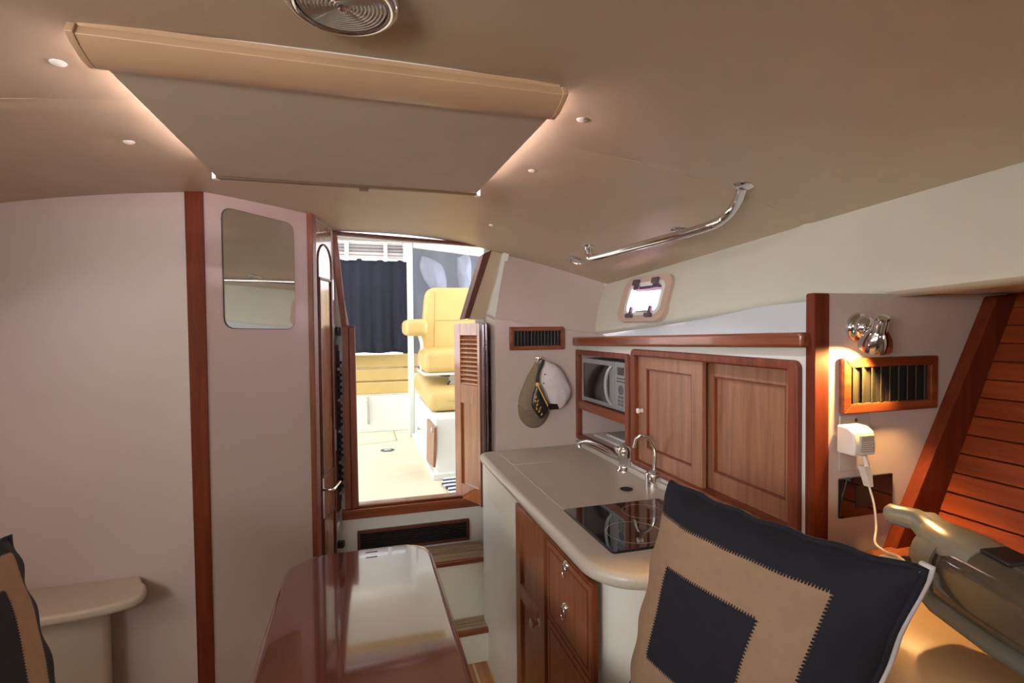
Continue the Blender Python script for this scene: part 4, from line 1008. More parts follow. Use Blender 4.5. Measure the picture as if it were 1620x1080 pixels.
mb = MB(); mb.pbox(P_LAMP, k0_[0]+0.045, k1_[1]+0.02, k0_[0]+0.085, k0_[1]-0.022, 0.007, 0.0085); mb.build('rocker', 'black', bk, bevel=0.001)

# ------------------------------------------------------------------ table
TZ = 0.893; TK = (EYE-TZ)/0.71
tb = thing('saloon_table', 'high-gloss dark mahogany table with rounded corners in the foreground', 'table', (0, 0.9, SOLE))
txl, txr, ty1, ty0 = -0.228*TK, 0.212*TK, 1.742*TK, 0.42
out = rrect(txl, ty0, txr, ty1, 0.10, 10, rs=[0.07, 0.07, 0.068, 0.095])
mb = MB(); n = len(out); rings = []
for d, z in ((0.010, -0.030), (0.002, -0.026), (0.0, -0.016), (0.002, -0.006), (0.006, -0.0015), (0.010, 0.0), (0.014, 0.0)):
    cx_, cyy = (txl+txr)/2, (ty0+ty1)/2
    rings.append([V(a-(a-cx_)/abs(a-cx_+1e-9)*d if abs(a-cx_) > 0.08 else a, b-(b-cyy)/abs(b-cyy)*d, TZ+z) for a, b in out])
vv = [p for r in rings for p in r]; ff = []
for i in range(len(rings)-1):
    for j in range(n): q = (j+1) % n; ff.append((i*n+j, i*n+q, (i+1)*n+q, (i+1)*n+j))
ff.append(tuple(range(n))[::-1]); ff.append(tuple(range((len(rings)-1)*n, len(rings)*n)))
mb.add(vv, ff); mb.build('tabletop', 'table', tb, smooth=40)
mb = MB(); mb.tube([(p.x, p.y, TZ-0.0165) for p in rings[2]]+[tuple(V(rings[2][0].x, rings[2][0].y, TZ-0.0165))], 0.0022, 6, cap=False); mb.build('edge_highlight', 'cabwood', tb)  # lighter bead puts the table edge highlight into the wood colour
mb = MB(); mb.lathe((0, 0.90, SOLE), (0, 0, 1), [(0.14, 0), (0.14, 0.012), (0.05, 0.03), (0.034, 0.06), (0.034, 0.79), (0.08, 0.818)], 28); mb.build('pedestal', 'steel', tb)
for k, (a, b) in enumerate(((588, 873), (588, 881))):
    q = onZ(a, b, TZ); mb = MB(); mb.pbox(Plane((q.x, q.y, TZ), (1, 0, 0), (0, 1, 0)), -0.014, -0.0015, 0.014, 0.0015, -0.001, 0.0006); mb.build('leaf_catch', 'sign', tb)

# ------------------------------------------------------------------ left shelf with moulded bracket
mb = MB(); LZ = 0.69
e = [onZ(225, 918, LZ), onZ(232, 926, LZ), onZ(222, 941, LZ), onZ(190, 953, LZ), onZ(130, 966, LZ), onZ(60, 978, LZ)]
pts = [V(-1.29, 1.869, LZ), V(e[0].x-0.02, 1.869, LZ)] + smooth_path(e, 4) + [V(-1.29, e[-1].y-0.03, LZ)]
shf = thing('side_shelf', 'pale moulded corner shelf with rounded end under the left wall', 'shelf', (-0.9, 1.8, LZ-0.03))
mb.poly([p+V(0, 0, -0.028) for p in pts], (0, 0, 0.028)); mb.build('top', 'shelf', shf, bevel=0.010, seg=4, smooth=50)
mb = MB()
mb.poly([V(-1.29, 1.869, SOLE), V(e[0].x-0.10, 1.869, SOLE), V(e[0].x-0.07, 1.78, SOLE), V(e[0].x-0.16, 1.73, SOLE), V(-1.29, 1.70, SOLE)], (0, 0, LZ-0.03-SOLE)); mb.build('bracket', 'shelf', shf, bevel=0.02, seg=4)

# ------------------------------------------------------------------ settees
def cushion(mb, c0, c1, r):
    x0, y0, z0 = c0; x1, y1, z1 = c1
    mb.hexa([(x0, y0, z0), (x1, y0, z0), (x1, y1, z0), (x0, y1, z0), (x0, y0, z1), (x1, y0, z1), (x1, y1, z1), (x0, y1, z1)])
se = thing('right_settee', 'tan upholstered settee back at the lower right, under the vacuum', 'settee', (0.9, 0.2, SOLE))
BT = 0.985
mb = MB(); pr = [(0.60, 0.46), (0.66, 0.80), (0.70, 0.93), (0.735, 0.972), (0.79, BT), (0.90, BT-0.004), (1.02, BT-0.03), (1.04, 0.80), (0.93, 0.46)]
prs = smooth_path([V(a, 0, b) for a, b in pr], 4)
mb.poly([V(p.x, -0.9, p.z) for p in prs], (0, 1.755, 0)); mb.build('back_cushion', 'settee', se, bevel=0.012, seg=4, smooth=60)
mb = MB(); cushion(mb, (0.34, -0.9, 0.46), (0.66, 0.86, 0.60), 0.03); mb.build('seat_cushion', 'settee', se, bevel=0.03, seg=4, smooth=60)
mb = MB(); cushion(mb, (0.36, -0.9, SOLE), (0.74, 0.86, 0.46), 0.0); mb.build('seat_base', 'white', se)
mb = MB(); cushion(mb, (1.03, -0.9, 0.90), (1.20, 0.885, 0.945), 0.0); mb.build('ledge', 'cabwood', se, bevel=0.004)
se2 = thing('left_settee', 'tan upholstered settee behind the left pillow', 'settee', (-0.9, 0.4, SOLE))
mb = MB(); cushion(mb, (-1.28, -0.9, 0.46), (-0.72, 1.05, 0.58), 0.03); mb.build('seat_cushion', 'settee', se2, bevel=0.03, seg=4)
mb = MB(); cushion(mb, (-1.29, -0.9, 0.58), (-1.14, 1.05, 0.95), 0.03); mb.build('back_cushion', 'settee', se2, bevel=0.03, seg=4)
mb = MB(); cushion(mb, (-1.29, -0.9, SOLE), (-0.70, 1.06, 0.46), 0.0); mb.build('seat_base', 'white', se2)

# ------------------------------------------------------------------ pillows
def pillow(name, lab, TL, TR, BLc, thick, grp, tan_r=(0.115, 0.885), nav_r=(0.30, 0.70), tan_v=None, nav_v=None):
    tan_v = tan_v or tan_r; nav_v = nav_v or nav_r
    TL, TR, BLc = Vector(TL), Vector(TR), Vector(BLc)
    U = TR-TL; W = BLc-TL; c = TL+U/2+W/2; nn = W.cross(U).normalized()
    if nn.dot(CAM-c) < 0: nn = -nn
    def surf(u, v, sgn, off=0.0):
        s_, t_ = 2*u-1, 2*v-1
        h = thick*(max(0, (1-s_**2))**0.45)*(max(0, (1-t_**2))**0.45)
        h *= 1+0.05*math.sin(9*u+3*v)+0.04*math.sin(13*v-5*u)
        pinch = 1-0.055*(1-s_*s_)*(t_*t_)  # edges draw in between corners
        pinch2 = 1-0.055*(1-t_*t_)*(s_*s_)
        p = c+U/2*s_*pinch2+W/2*t_*pinch
        edge_ = min(u, 1-u, v, 1-v)
        wr_ = 0.005*math.sin(31*u+4*v)*math.exp(-edge_*14)+0.005*math.sin(27*v-3*u)*math.exp(-edge_*14)
        return p+nn*sgn*(h+off)+nn*wr_
    t = thing(name, lab, 'pillow', tuple(c+W*0.5), grp)
    N = 40
    mb = MB(); mb.grid(lambda u, v: surf(u, v, 1), N, N); mb.build('front_cover', 'navy', t, smooth=80)
    mb = MB(); mb.grid(lambda u, v: surf(u, v, -1), N, N); mb.build('back_cover', 'piping', t, smooth=80)
    mb = MB(); ring = []
    for k in range(40): ring.append(surf(k/40, 0, 1))
    for k in range(40): ring.append(surf(1, k/40, 1))
    for k in range(40): ring.append(surf(1-k/40, 1, 1))
    for k in range(41): ring.append(surf(0, 1-k/40, 1))
    mb.tube(ring, 0.0045, 8, cap=False); mb.build('piping', 'navy', t, smooth=80)
    mb = MB(); mb.tube([p-nn*0.008+(p-c).normalized()*0.003 for p in ring[39:82]], 0.0055, 8); mb.build('side_welt', 'piping', t, smooth=80)
    a_, b_ = tan_r; av, bv = tan_v
    mb = MB(); mb.grid(lambda u, v: surf(lerp(a_, b_, u), lerp(av, bv, v), 1, 0.0018), 36, 36); mb.build('tan_panel', 'tan', t, smooth=80)
    c_, d_ = nav_r; cv, dv = nav_v
    mb = MB(); mb.grid(lambda u, v: surf(lerp(c_, d_, u), lerp(cv, dv, v), 1, 0.0036), 24, 24); mb.build('centre_panel', 'navy', t, smooth=80)
    # stitched teeth along both borders
    for (lu, hu_, lv_, hv, mat_, off, outw, nm) in ((a_, b_, av, bv, 'tan', 0.002, 0.010, 'outer_stitching'), (c_, d_, cv, dv, 'navy', 0.0042, 0.010, 'inner_stitching')):
        mb = MB(); n_ = int(52*(hu_-lu)/0.6); m_ = int(52*(hv-lv_)/0.6)
        for k in range(n_):
            w_ = (hu_-lu)/n_; s_ = lu+k*w_
            for vv_, o_ in ((lv_, -outw), (hv, outw)):
                mb.poly([surf(a, b, 1, off-0.0012) for a, b in ((s_, vv_), (s_+w_*0.5, vv_), (s_+w_*0.25, vv_+o_))], nn*0.0012)
        for k in range(m_):
            w_ = (hv-lv_)/m_; s_ = lv_+k*w_
            for vv_, o_ in ((lu, -outw), (hu_, outw)):
                mb.poly([surf(a, b, 1, off-0.0012) for a, b in ((vv_, s_), (vv_, s_+w_*0.5), (vv_+o_, s_+w_*0.25))], nn*0.0012)
        o = mb.build(nm, mat_, t); o['kind'] = 'stuff'
    return t
pTL = onD(1062, 762, 0.93); pTR = onD(1462, 903, 0.60)
pBL = pTL-RT*0.058-UP*0.47+FW*0.115
pillow('throw_pillow', 'navy and tan appliqued square pillow leaning at the right foreground', pTL, pTR, pBL, 0.074, 'appliqued pillows', (0.035, 0.825), (0.20, 0.645), (0.105, 0.86), (0.255, 0.62))
qTR = onD(18, 846, 0.98); qTL = onD(-330, 960, 0.66)
qBR = onD(115, 1190, 0.80)
pillow('throw_pillow', 'navy and tan appliqued pillow cut by the left edge of the photo', qTL, qTR, qTL+(qBR-qTR), 0.055, 'appliqued pillows', (0.12, 0.88), (0.30, 0.70))

# ------------------------------------------------------------------ handheld vacuum
vc = thing('handheld_vacuum', 'grey cordless handheld vacuum with smoked dust bowl lying on the settee back', 'vacuum', tuple(onD(1560, 960, 0.66)))
def loft(mb, secs, seg=28):
    """secs: (centre, width, height, squareness) along the body"""
    k = len(mb.v); n = len(secs)
    for i, (c, w_, hu, hd_, sq) in enumerate(secs):
        c = Vector(c); t_ = (Vector(secs[min(i+1, n-1)][0])-Vector(secs[max(i-1, 0)][0])).normalized()
        sd = t_.cross(V(0, 0, 1)).normalized(); up = sd.cross(t_)
        for j in range(seg):
            a = 2*PI*j/seg; ca, sa = math.cos(a), math.sin(a)
            x = abs(ca)**sq*(1 if ca > 0 else -1)*w_; y = abs(sa)**sq*(hu if sa > 0 else -hd_)
            mb.v.append(c+sd*x+up*y)
    for i in range(n-1):
        for j in range(seg):
            q = (j+1) % seg; mb.f.append([k+i*seg+j, k+i*seg+q, k+(i+1)*seg+q, k+(i+1)*seg+j]); mb.mi.append(0)
    mb.f.append([k+j for j in range(seg)][::-1]); mb.mi.append(0); mb.f.append([k+(n-1)*seg+j for j in range(seg)]); mb.mi.append(0)
# body axis from the handle (aft) to the nozzle (towards the camera's right)
VA = onD(1468, 868, 0.80); VB = onD(1830, 1075, 0.55)
vd = (VB-VA); VLn = vd.length; vd.normalize(); sd = vd.cross(V(0, 0, 1)).normalized(); vup = sd.cross(vd)
def vp(s, a=0, h=0): return VA+vd*s+sd*a+vup*h
hgt = 0.052
mb = MB(); loft(mb, [(vp(0.0), 0.034, 0.030, 0.048, 0.8), (vp(0.03), 0.046, 0.042, 0.058, 0.8), (vp(0.07), 0.054, 0.050, 0.062, 0.8), (vp(0.14), 0.056, 0.051, 0.060, 0.8), (vp(0.22), 0.049, 0.040, 0.056, 0.75), (vp(0.30), 0.036, 0.022, 0.050, 0.7), (vp(0.36), 0.030, 0.006, 0.044, 0.6)])
# split look: smoked bowl from s=0.07 on, grey shell behind
mb.build('dust_bowl', 'smoke', vc, smooth=60)
mb = MB(); loft(mb, [(vp(-0.002), 0.024, 0.022, 0.040, 0.8), (vp(0.004), 0.038, 0.036, 0.054, 0.8), (vp(0.016), 0.047, 0.042, 0.061, 0.8), (vp(0.036), 0.0535, 0.047, 0.064, 0.8), (vp(0.048), 0.055, 0.049, 0.0645, 0.8)]); mb.build('motor_housing', 'vacgrey', vc, smooth=60)
mb = MB(); ht = onD(1400, 806, 0.86); hm = onD(1445, 818, 0.83); 
loft(mb, [(ht, 0.010, 0.006, 0.008, 0.9), (ht.lerp(hm, 0.12), 0.017, 0.011, 0.015, 0.9), (ht.lerp(hm, 0.5), 0.018, 0.012, 0.014, 0.9), (hm, 0.019, 0.014, 0.014, 0.9), (onD(1475, 838, 0.81), 0.026, 0.020, 0.018, 0.85), (vp(0.020, 0, 0.026), 0.036, 0.026, 0.024, 0.85), (vp(0.055, 0, 0.026), 0.046, 0.028, 0.030, 0.8), (vp(0.09, 0, 0.030), 0.044, 0.0225, 0.020, 0.8)], 24)
mb.build('handle', 'vacgrey', vc, smooth=60)
mb = MB(); loft(mb, [(ht.lerp(hm, 0.15)+V(0, 0, -0.012), 0.012, 0.004, 0.006, 0.9), (ht.lerp(hm, 0.6)+V(0, 0, -0.012), 0.014, 0.004, 0.007, 0.9), (hm+V(0, 0, -0.012), 0.012, 0.004, 0.006, 0.9)], 16); mb.build('grip_pad', 'rubber', vc, smooth=60)
c_ = onD(1480, 836, 0.805)+UP*0.012; d_ = (vp(0.02, 0, 0.026)-onD(1475, 838, 0.81)).normalized(); e_ = d_.cross(UP).normalized()
mb = MB(); mb.poly([c_-d_*0.022-e_*0.008, c_+d_*0.022-e_*0.010, c_+d_*0.022+e_*0.010, c_-d_*0.022+e_*0.008], e_.cross(d_)*0.006)
mb.build('power_switch', 'rubber', vc, bevel=0.003, smooth=60)
mb = MB(); mb.poly([vp(0.085, -0.022, 0.047), vp(0.085, 0.022, 0.047), vp(0.125, 0.024, 0.048), vp(0.125, -0.024, 0.048)], vup*0.006); mb.build('release_latch', 'black', vc, bevel=0.003, smooth=60)
mb = MB(); loft(mb, [(vp(0.0, 0, -0.046), 0.036, 0.022, 0.010, 0.7), (vp(0.06, 0, -0.052), 0.056, 0.022, 0.010, 0.7), (vp(0.14, 0, -0.054), 0.059, 0.020, 0.010, 0.7), (vp(0.24, 0, -0.052), 0.052, 0.018, 0.008, 0.7), (vp(0.35, 0, -0.046), 0.038, 0.014, 0.006, 0.7)], 20); mb.build('base_shell', 'vacdark', vc, smooth=60)
mb = MB(); mb.lathe(vp(0.012, 0.046, -0.020), sd, [(0.017, -0.012), (0.017, 0.001), (0.012, 0.002), (0.0005, -0.004)], 20); mb.build('exhaust_grille', 'black', vc)
# printed marks on the bowl
mb = MB()
def bp_pt(s, a): 
    # point on top of bowl
    hh = lerp(0.050, 0.042, max(0, (s-0.14)/0.08)) if s < 0.22 else lerp(0.042, 0.026, (s-0.22)/0.08)
    ww = 0.049
    return vp(s, a, hh*max(0.05, 1-(abs(a)/ww)**2)**0.5+0.0012)
for (s0, s1, a0_, a1_) in ((0.155, 0.159, -0.016, 0.018), (0.163, 0.165, -0.012, 0.016), (0.198, 0.201, -0.012, 0.010)):
    mb.poly([bp_pt(s0, a0_), bp_pt(s0, a1_), bp_pt(s1, a1_), bp_pt(s1, a0_)], vup*0.0006)
for (s0, s1, a0_, a1_) in ((0.215, 0.2165, -0.02, 0.012), (0.232, 0.2335, -0.02, 0.012), (0.215, 0.2335, -0.0215, -0.020), (0.215, 0.2335, 0.011, 0.0125), (0.220, 0.2225, -0.016, 0.008), (0.226, 0.2285, -0.016, 0.008)):
    mb.poly([bp_pt(s0, a0_), bp_pt(s0, a1_), bp_pt(s1, a1_), bp_pt(s1, a0_)], vup*0.0006)
mb.build('print', 'label', vc)

# ------------------------------------------------------------------ cockpit beyond the doorway
CZ = 0.60
P_C = Plane((0, 0, CZ), (1, 0, 0), (0, 1, 0))
mb = MB(); mb.pbox(P_C, -1.3, 2.43, 1.5, 4.6, -0.04, 0.0)
ck_ = struct(mb.build('cockpit_sole', 'nonskid'))
mb = MB()
for q in ([(622, 679), (628, 697)], [(566, 704), (628, 697)], [(566, 676), (646, 671)]):
    a, b = [onZ(*z_, CZ) for z_ in q]; d = (b-a).normalized(); s_ = V(-d.y, d.x, 0)*0.004
    mb.poly([a-s_, b-s_, b+s_, a+s_], (0, 0, 0.0015))
mb.build('hatch_seam', 'creamdark', ck_)
# coaming and hardtop
mb = MB(); mb.pbox(P_C, -1.34, 2.43, -1.30, 4.9, -0.04, 0.55); mb.pbox(P_C, 1.5, 2.43, 1.54, 4.9, -0.04, 0.55)
struct(mb.build('wall_cockpit', 'fiber'))
mb = MB(); mb.pbox(P_C, -1.3, 2.46, 1.5, 4.9, 1.88, 1.93)
struct(mb.build('ceiling_hardtop', 'hardtop'))
# deck plate
dp = onZ(613, 712, CZ)
t = thing('deck_plate', 'round black and steel plate set in the cockpit floor', 'deck plate', (dp.x, dp.y, CZ))
mb = MB(); mb.lathe((dp.x, dp.y, CZ), (0, 0, 1), [(0.048, 0), (0.048, 0.003), (0.040, 0.005), (0.001, 0.005)], 28); mb.build('ring', 'rubber', t)
mb = MB(); mb.lathe((dp.x, dp.y, CZ+0.005), (0, 0, 1), [(0.026, 0), (0.024, 0.003), (0.001, 0.004)], 24); mb.build('cap', 'steel', t)
# transom seat
YB = 4.45
P_B = Plane((0, YB, 0), (1, 0, 0))
bn = thing('transom_bench', 'white cockpit bench with horizontally pleated cream cushion at the stern', 'bench', (0.0, YB, CZ))
mb = MB(); mb.pbox(P_B, -1.1, CZ, 0.50, 0.905, -0.10, 0.0); mb.build('base', 'fiber', bn, bevel=0.006)
zz = [0.912, 1.02, 1.13, 1.245]
for k in range(3):
    mb = MB(); mb.pbox(P_B, -1.05, zz[k], 0.48, zz[k+1]-0.003, -0.08, 0.012-0.01*k); mb.build('cushion', 'cream', bn, bevel=0.018, seg=3, smooth=60)
mb = MB(); hp = onY(583, 640, YB)
mb.tube(smooth_path([onY(582, 630, YB-0.0), onY(582, 632, YB-0.03), onY(583, 650, YB-0.035), onY(583, 667, YB-0.03), onY(583, 669, YB)], 4), 0.010, 10); mb.build('grab_handle', 'steel', bn, smooth=60)
# stern bulkhead with window (right) and post
YW = 4.16
P_W = Plane((0, YW, 0), (1, 0, 0))
pl = P_W.ab(645, 500)[0]; pr_ = P_W.ab(654, 500)[0]
sw_ = thing('stern_enclosure', 'white framed stern enclosure with a clear window right of a white post', 'enclosure', (0.7, YW, CZ))
mb = MB(); mb.pbox(P_W, pl, CZ, pr_, 2.40, -0.05, 0.0); mb.build('post', 'fiber', sw_, bevel=0.006)
mb = MB(); zt_ = P_W.ab(700, 396)[1]; zb_ = P_W.ab(660, 590)[1]
mb.ppoly(P_W, [(pr_, CZ), (1.5, CZ), (1.5, zb_), (pr_, zb_)], -0.04, 0.0); mb.build('lower_panel', 'fiber', sw_)
mb = MB(); p = [P_W.ab(654, 391), P_W.ab(800, 410), P_W.ab(800, 360), P_W.ab(654, 360)]; mb.ppoly(P_W, p, -0.04, 0.0); mb.build('header', 'fiber', sw_)
mb = MB(); mb.pbox(P_W, 1.0, zb_, 1.06, 2.3, -0.04, 0.0); mb.build('stile', 'fiber', sw_)
mb = MB(); mb.pbox(P_W, pr_, zb_, 1.0, 2.2, -0.022, -0.018); mb.build('window_sheet', 'plasticwin', sw_)
# behind the clear window: grey canvas added to hide bright sky, a pale cover
mb = MB(); mb.grid(lambda u, v: (lerp(0.36, 1.45, u), 4.62+0.02*math.sin(u*30+v*4), lerp(1.0, 2.38, v)), 60, 12); tag(mb.build('canvas_sky_screen', 'canvasgrey', solid=0.004), 'dark grey canvas screen added behind the clear stern window', 'canvas')
def blob(pxs, y, d, name, mat_, lab, cat):
    pts = [onY(a, b, y) for a, b in pxs]; c = sum(pts, V(0, 0, 0))/len(pts); sm = smooth_path(pts+[pts[0]], 5)[:-1]; n = len(sm); v = []; f = []
    for i in range(6):
        s_ = math.cos(0.5*PI*i/5.4); dd = d*math.sin(0.5*PI*i/5.4)
        for j, p in enumerate(sm):
            q = c.lerp(p, s_); q.y = y-dd-0.012*math.sin(j*0.9+i)*s_; v.append(q)
    for i in range(5):
        for j in range(n): k_ = (j+1) % n; f.append((i*n+j, i*n+k_, (i+1)*n+k_, (i+1)*n+j))
    f.append(tuple(range(n))[::-1]); f.append(tuple(range(5*n, 6*n)))
    mb = MB(); mb.add(v, f); return tag(mb.build(name, mat_, smooth=70), lab, cat)
blob([(667, 405), (684, 410), (702, 425), (706, 455), (690, 462), (676, 450), (664, 425)], 4.598, 0.10, 'seat_cover', 'bag', 'pale blue-grey cloth cover bundled behind the left of the stern window', 'cover')
blob([(722, 408), (742, 404), (745, 440), (742, 462), (728, 460), (724, 435)], 4.598, 0.08, 'clear_sheet', 'bag', 'pale crumpled plastic sheet behind the right of the stern window', 'sheet')
# rolled canvas band and curtain left of the post
cu = thing('stern_curtain', 'pleated navy curtain hanging across the stern opening', 'curtain', (0.1, 4.3, 1.24))
zc0 = onY(600, 558, 4.28).z; zc1 = onY(600, 411, 4.28).z
def curt(u, v):
    x = lerp(-0.75, onY(646, 500, 4.28).x, u)
    f_ = 0.014*math.sin(u*44+0.6*math.sin(v*3))+0.008*math.sin(u*91+1)
    return (x, 4.28+f_*(0.6+0.6*v), lerp(zc1, zc0, v)+0.004*math.sin(u*30))
mb = MB(); mb.grid(curt, 140, 16); mb.build('cloth', 'curtain', cu, solid=0.003, smooth=80)
mb = MB(); mb.tube([(-0.78, 4.28, zc1), (0.36, 4.28, zc1)], 0.009, 10); mb.build('rod', 'fiber', cu)
mb = MB(); q = onY(581, 559, 4.26); mb.lathe(q, (0, -1, 0), [(0.008, 0), (0.006, 0.006), (0.001, 0.007)], 10); mb.build('snap', 'fiber', cu)
rc = thing('rolled_window_flap', 'white and grey rolled canvas window flap above the navy curtain', 'canvas', (0.1, 4.3, 2.05))
zr0 = zc1+0.012; zr1 = onY(600, 382, 4.28).z
for k in range(5):
    za = lerp(zr0, zr1, k/5); zb2 = lerp(zr0, zr1, (k+1)/5)
    mb = MB(); mb.hexa([(-0.8, 4.29, za), (0.36, 4.29, za), (0.36, 4.33, za), (-0.8, 4.33, za), (-0.8, 4.29, zb2-0.002), (0.36, 4.29, zb2-0.002), (0.36, 4.33, zb2-0.002), (-0.8, 4.33, zb2-0.002)])
    mb.build('fold', 'rollerdark' if k in (2, 3) else 'roller', rc, bevel=0.012, seg=3, smooth=60)
for (xa, xb) in ((545, 552), (607, 613), (638, 645)):
    pa_, pb_ = onY(xa, 412, 4.26), onY(xb, 412, 4.26)
    mb = MB(); mb.pbox(Plane((0, 4.27, 0), (1, 0, 0)), pa_.x, zr0-0.025, pb_.x, zr1+0.05, -0.01, 0.008); mb.build('strap', 'fiber', rc, bevel=0.003)
mb = MB(); mb.pbox(Plane((0, 4.27, 0), (1, 0, 0)), -0.9, zr1+0.005, 0.40, zr1+0.26, -0.02, 0.012); mb.build('header', 'fiber', rc, bevel=0.004)
# front edge of the sliding hatch seen through the opening
mb = MB(); z_ = onY(600, 375, 2.62).z; mb.pbox(Plane((0, 2.62, 0), (1, 0, 0)), -0.16, z_, 0.40, z_+0.03, -0.05, 0.0)
mb.build('hatch_slide', 'cream', wa, bevel=0.006, seg=3)

# seat box with drawer
P_CB = Plane((0.402, 0, 0), (0, -1, 0)); P_CF = Plane((0, 2.93, 0), (1, 0, 0))
cb = thing('seat_box', 'white cockpit seat box with a small wooden drawer front on its side', 'seat box', (0.8, 3.4, CZ))
zb1 = onX(691, 664, 0.402).z
mb = MB(); mb.pbox(P_CB, -4.11, CZ, -2.93, zb1, -0.9, 0.0); mb.build('box', 'fiber', cb, bevel=0.015, seg=3)
mb = MB(); mb.pbox(P_CB, -4.11, CZ, -2.90, CZ+0.035, -0.9, 0.02); mb.build('kick_strip', 'fiber', cb, bevel=0.006)
q = [P_CB.ab(*a) for a in ((678, 727), (689, 739), (691, 676), (679, 662))]
mb = MB(); mb.ppoly(P_CB, q, 0.0, 0.014); dd = mb.build('drawer', 'teakdoor', cb, bevel=0.003)
mb = MB(); kq = P_CB.ab(684, 680, 0.014); mb.lathe(P_CB.pt(*kq, 0.014), P_CB.n, [(0.018, 0), (0.018, 0.004), (0.006, 0.010), (0.001, 0.011)], 16); mb.build('pull', 'steel', dd)
mb = MB(); kq = P_CB.ab(665, 677, 0.0); mb.lathe(P_CB.pt(*kq, 0.0), P_CB.n, [(0.016, 0), (0.010, 0.010), (0.016, 0.022), (0.001, 0.024)], 14); mb.build('latch', 'steel', cb)
# white wedge (towel / lid) on top in front of the seat
mb = MB(); z1_ = zb1
mb.poly([V(0.60, 2.96, z1_), V(0.80, 2.96, z1_), V(0.80, 2.96, z1_+0.12), V(0.66, 2.96, z1_+0.05)], (0, 0.12, 0)); mb.build('lid', 'fiber', cb, bevel=0.01)
# lounge seat on the box
ls = thing('companion_seat', 'low cream lounge cushion on the white seat box below the helm chair', 'seat', (0.6, 3.5, zb1))
mb = MB()
s0 = onY(657, 603, 3.9); 
def seatfn(u, v): pass
mb.hexa([(0.385, 3.10, zb1+0.001), (1.05, 3.10, zb1+0.001), (1.05, 3.95, zb1+0.03), (0.385, 3.95, zb1+0.03), (0.385, 3.10, zb1+0.13), (1.05, 3.10, zb1+0.13), (1.05, 3.95, zb1+0.19), (0.385, 3.95, zb1+0.19)])
mb.build('cushion', 'cream', ls, bevel=0.055, seg=5, smooth=60)
mb = MB(); mb.tube([(0.50, 3.096, zb1+0.07), (1.0, 3.096, zb1+0.07)], 0.003, 6); mb.build('seam', 'creamdark', ls)
# helm chair
HYc = 3.45
hc_ = thing('helm_chair', 'cream upholstered helm chair with armrest and tall back, seen through the doorway', 'chair', (0.62, HYc+0.2, CZ))
def hy(px, py, y=HYc): return onY(px, py, y)
bx0 = hy(667, 500).x; bz1 = hy(700, 457).z; bz0 = hy(700, 555).z
mb = MB(); Pk = Plane((bx0, HYc+0.16, 0), (1, 0, 0))
bw = 0.52
ol_ = round_poly([(0.0, bz0-0.05), (bw, bz0-0.05), (bw-0.035, bz1+0.02), (0.045, bz1+0.02)], 0.075)
mb.ppoly(Pk, ol_, -0.06, 0.05); mb.build('backrest', 'cream', hc_, bevel=0.028, seg=4, smooth=60)
mb = MB()
for aa in (0.105, bw-0.105): mb.tube([Pk.pt(aa-0.01, bz0, 0.051), Pk.pt(aa, bz1-0.01, 0.051)], 0.0028, 6)
mb.tube([Pk.pt(0.105, lerp(bz0, bz1, 0.50), 0.051), Pk.pt(bw-0.105, lerp(bz0, bz1, 0.50), 0.051)], 0.0028, 6); mb.build('seam', 'creamdark', hc_)
sz0 = hy(690, 589, HYc-0.1).z; sz1 = hy(690, 550, HYc-0.1).z
mb = MB(); x_ = hy(669, 570, HYc-0.12).x
mb.hexa([(x_, HYc-0.20, sz0), (x_+0.50, HYc-0.20, sz0), (x_+0.50, HYc+0.20, sz0), (x_, HYc+0.20, sz0), (x_, HYc-0.20, sz1-0.01), (x_+0.50, HYc-0.20, sz1-0.01), (x_+0.50, HYc+0.20, sz1), (x_, HYc+0.20, sz1)])
mb.build('seat_cushion', 'cream', hc_, bevel=0.045, seg=5, smooth=60)
mb = MB(); mb.pbox(Plane((0, 0, 0), (1, 0, 0), (0, 1, 0)), x_-0.004, HYc-0.19, x_+0.5, HYc+0.22, sz0-0.012, sz0+0.004); mb.build('seat_pan', 'fiber', hc_, bevel=0.006)
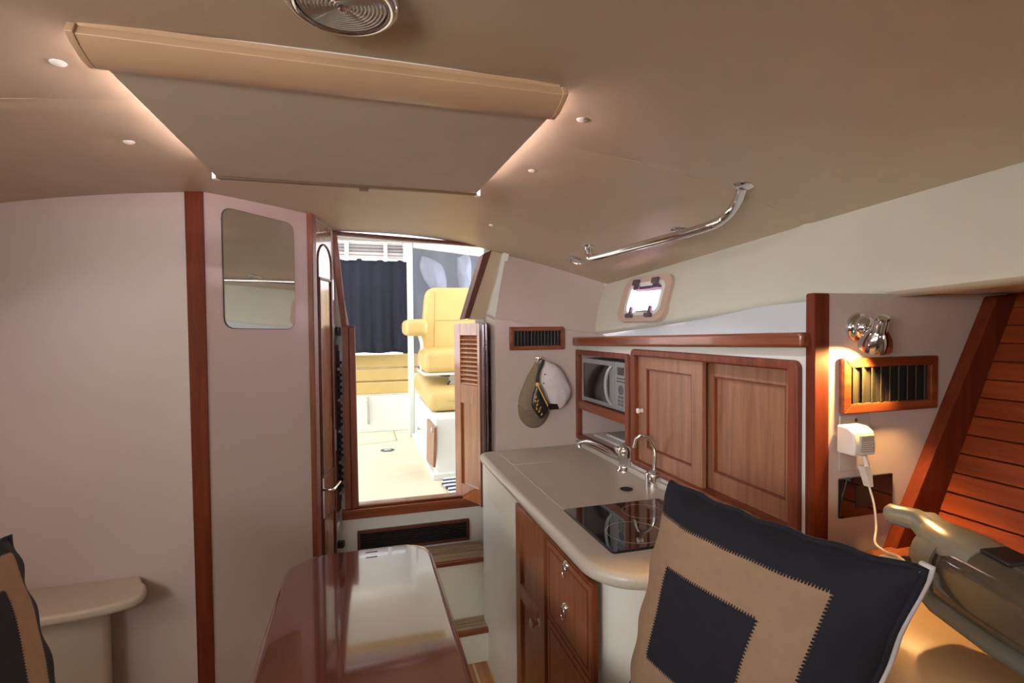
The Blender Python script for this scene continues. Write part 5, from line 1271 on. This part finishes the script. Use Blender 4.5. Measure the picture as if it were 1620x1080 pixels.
a0_, a1_ = hy(640, 505, HYc-0.10), hy(675, 531, HYc-0.10)
mb = MB(); mb.hexa([(a0_.x, HYc-0.18, a1_.z), (a1_.x, HYc-0.18, a1_.z), (a1_.x, HYc+0.16, a1_.z), (a0_.x, HYc+0.16, a1_.z), (a0_.x, HYc-0.18, a0_.z), (a1_.x, HYc-0.18, a0_.z), (a1_.x, HYc+0.16, a0_.z), (a0_.x, HYc+0.16, a0_.z)])
mb.build('armrest', 'cream', hc_, bevel=0.035, seg=5, smooth=60)
mb = MB(); mb.tube(smooth_path([(a1_.x-0.03, HYc+0.08, a1_.z+0.01), (a1_.x-0.01, HYc+0.08, a1_.z-0.08), (x_+0.004, HYc+0.02, sz0+0.0)], 5), 0.011, 10); mb.build('arm_bracket', 'fiber', hc_, smooth=60)
mb = MB(); mb.tube([(x_+0.24, HYc, sz0), (x_+0.24, HYc+0.02, zb1+0.185)], 0.045, 20); mb.build('pedestal', 'steel', hc_, smooth=60)
mb = MB(); mb.tube(smooth_path([hy(688, 591, HYc-0.12), hy(700, 594, HYc-0.14), hy(712, 594, HYc-0.14)], 3), 0.005, 8); mb.tube([hy(712, 602, HYc-0.14), hy(706, 613, HYc-0.14)], 0.005, 8); mb.build('lever', 'black', hc_)
mb = MB(); mb.pbox(Plane((0, HYc-0.13, 0), (1, 0, 0)), hy(708, 590).x-0.01, hy(710, 606).z, hy(718, 590).x, sz0, -0.03, 0.0); mb.build('slide_mount', 'steel', hc_, bevel=0.004)
# striped mat
mt_ = thing('striped_mat', 'navy and white striped mat lying on the cockpit floor beside the door', 'mat', tuple(onZ(710, 767, CZ)))
mx0, my0, my1 = 0.425, 2.62, 2.90
for k in range(9):
    ya = my0+k*(my1-my0)/9
    mb = MB(); mb.grid(lambda u, v: (mx0+u*0.40+0.01*math.sin(k), ya+v*(my1-my0)/9*0.98+0.006*math.sin(u*9), CZ+0.008+0.003*math.sin(v*PI)), 12, 3)
    mb.build('stripe', 'matnavy' if k % 2 else 'matwhite', mt_, solid=0.008, smooth=60)
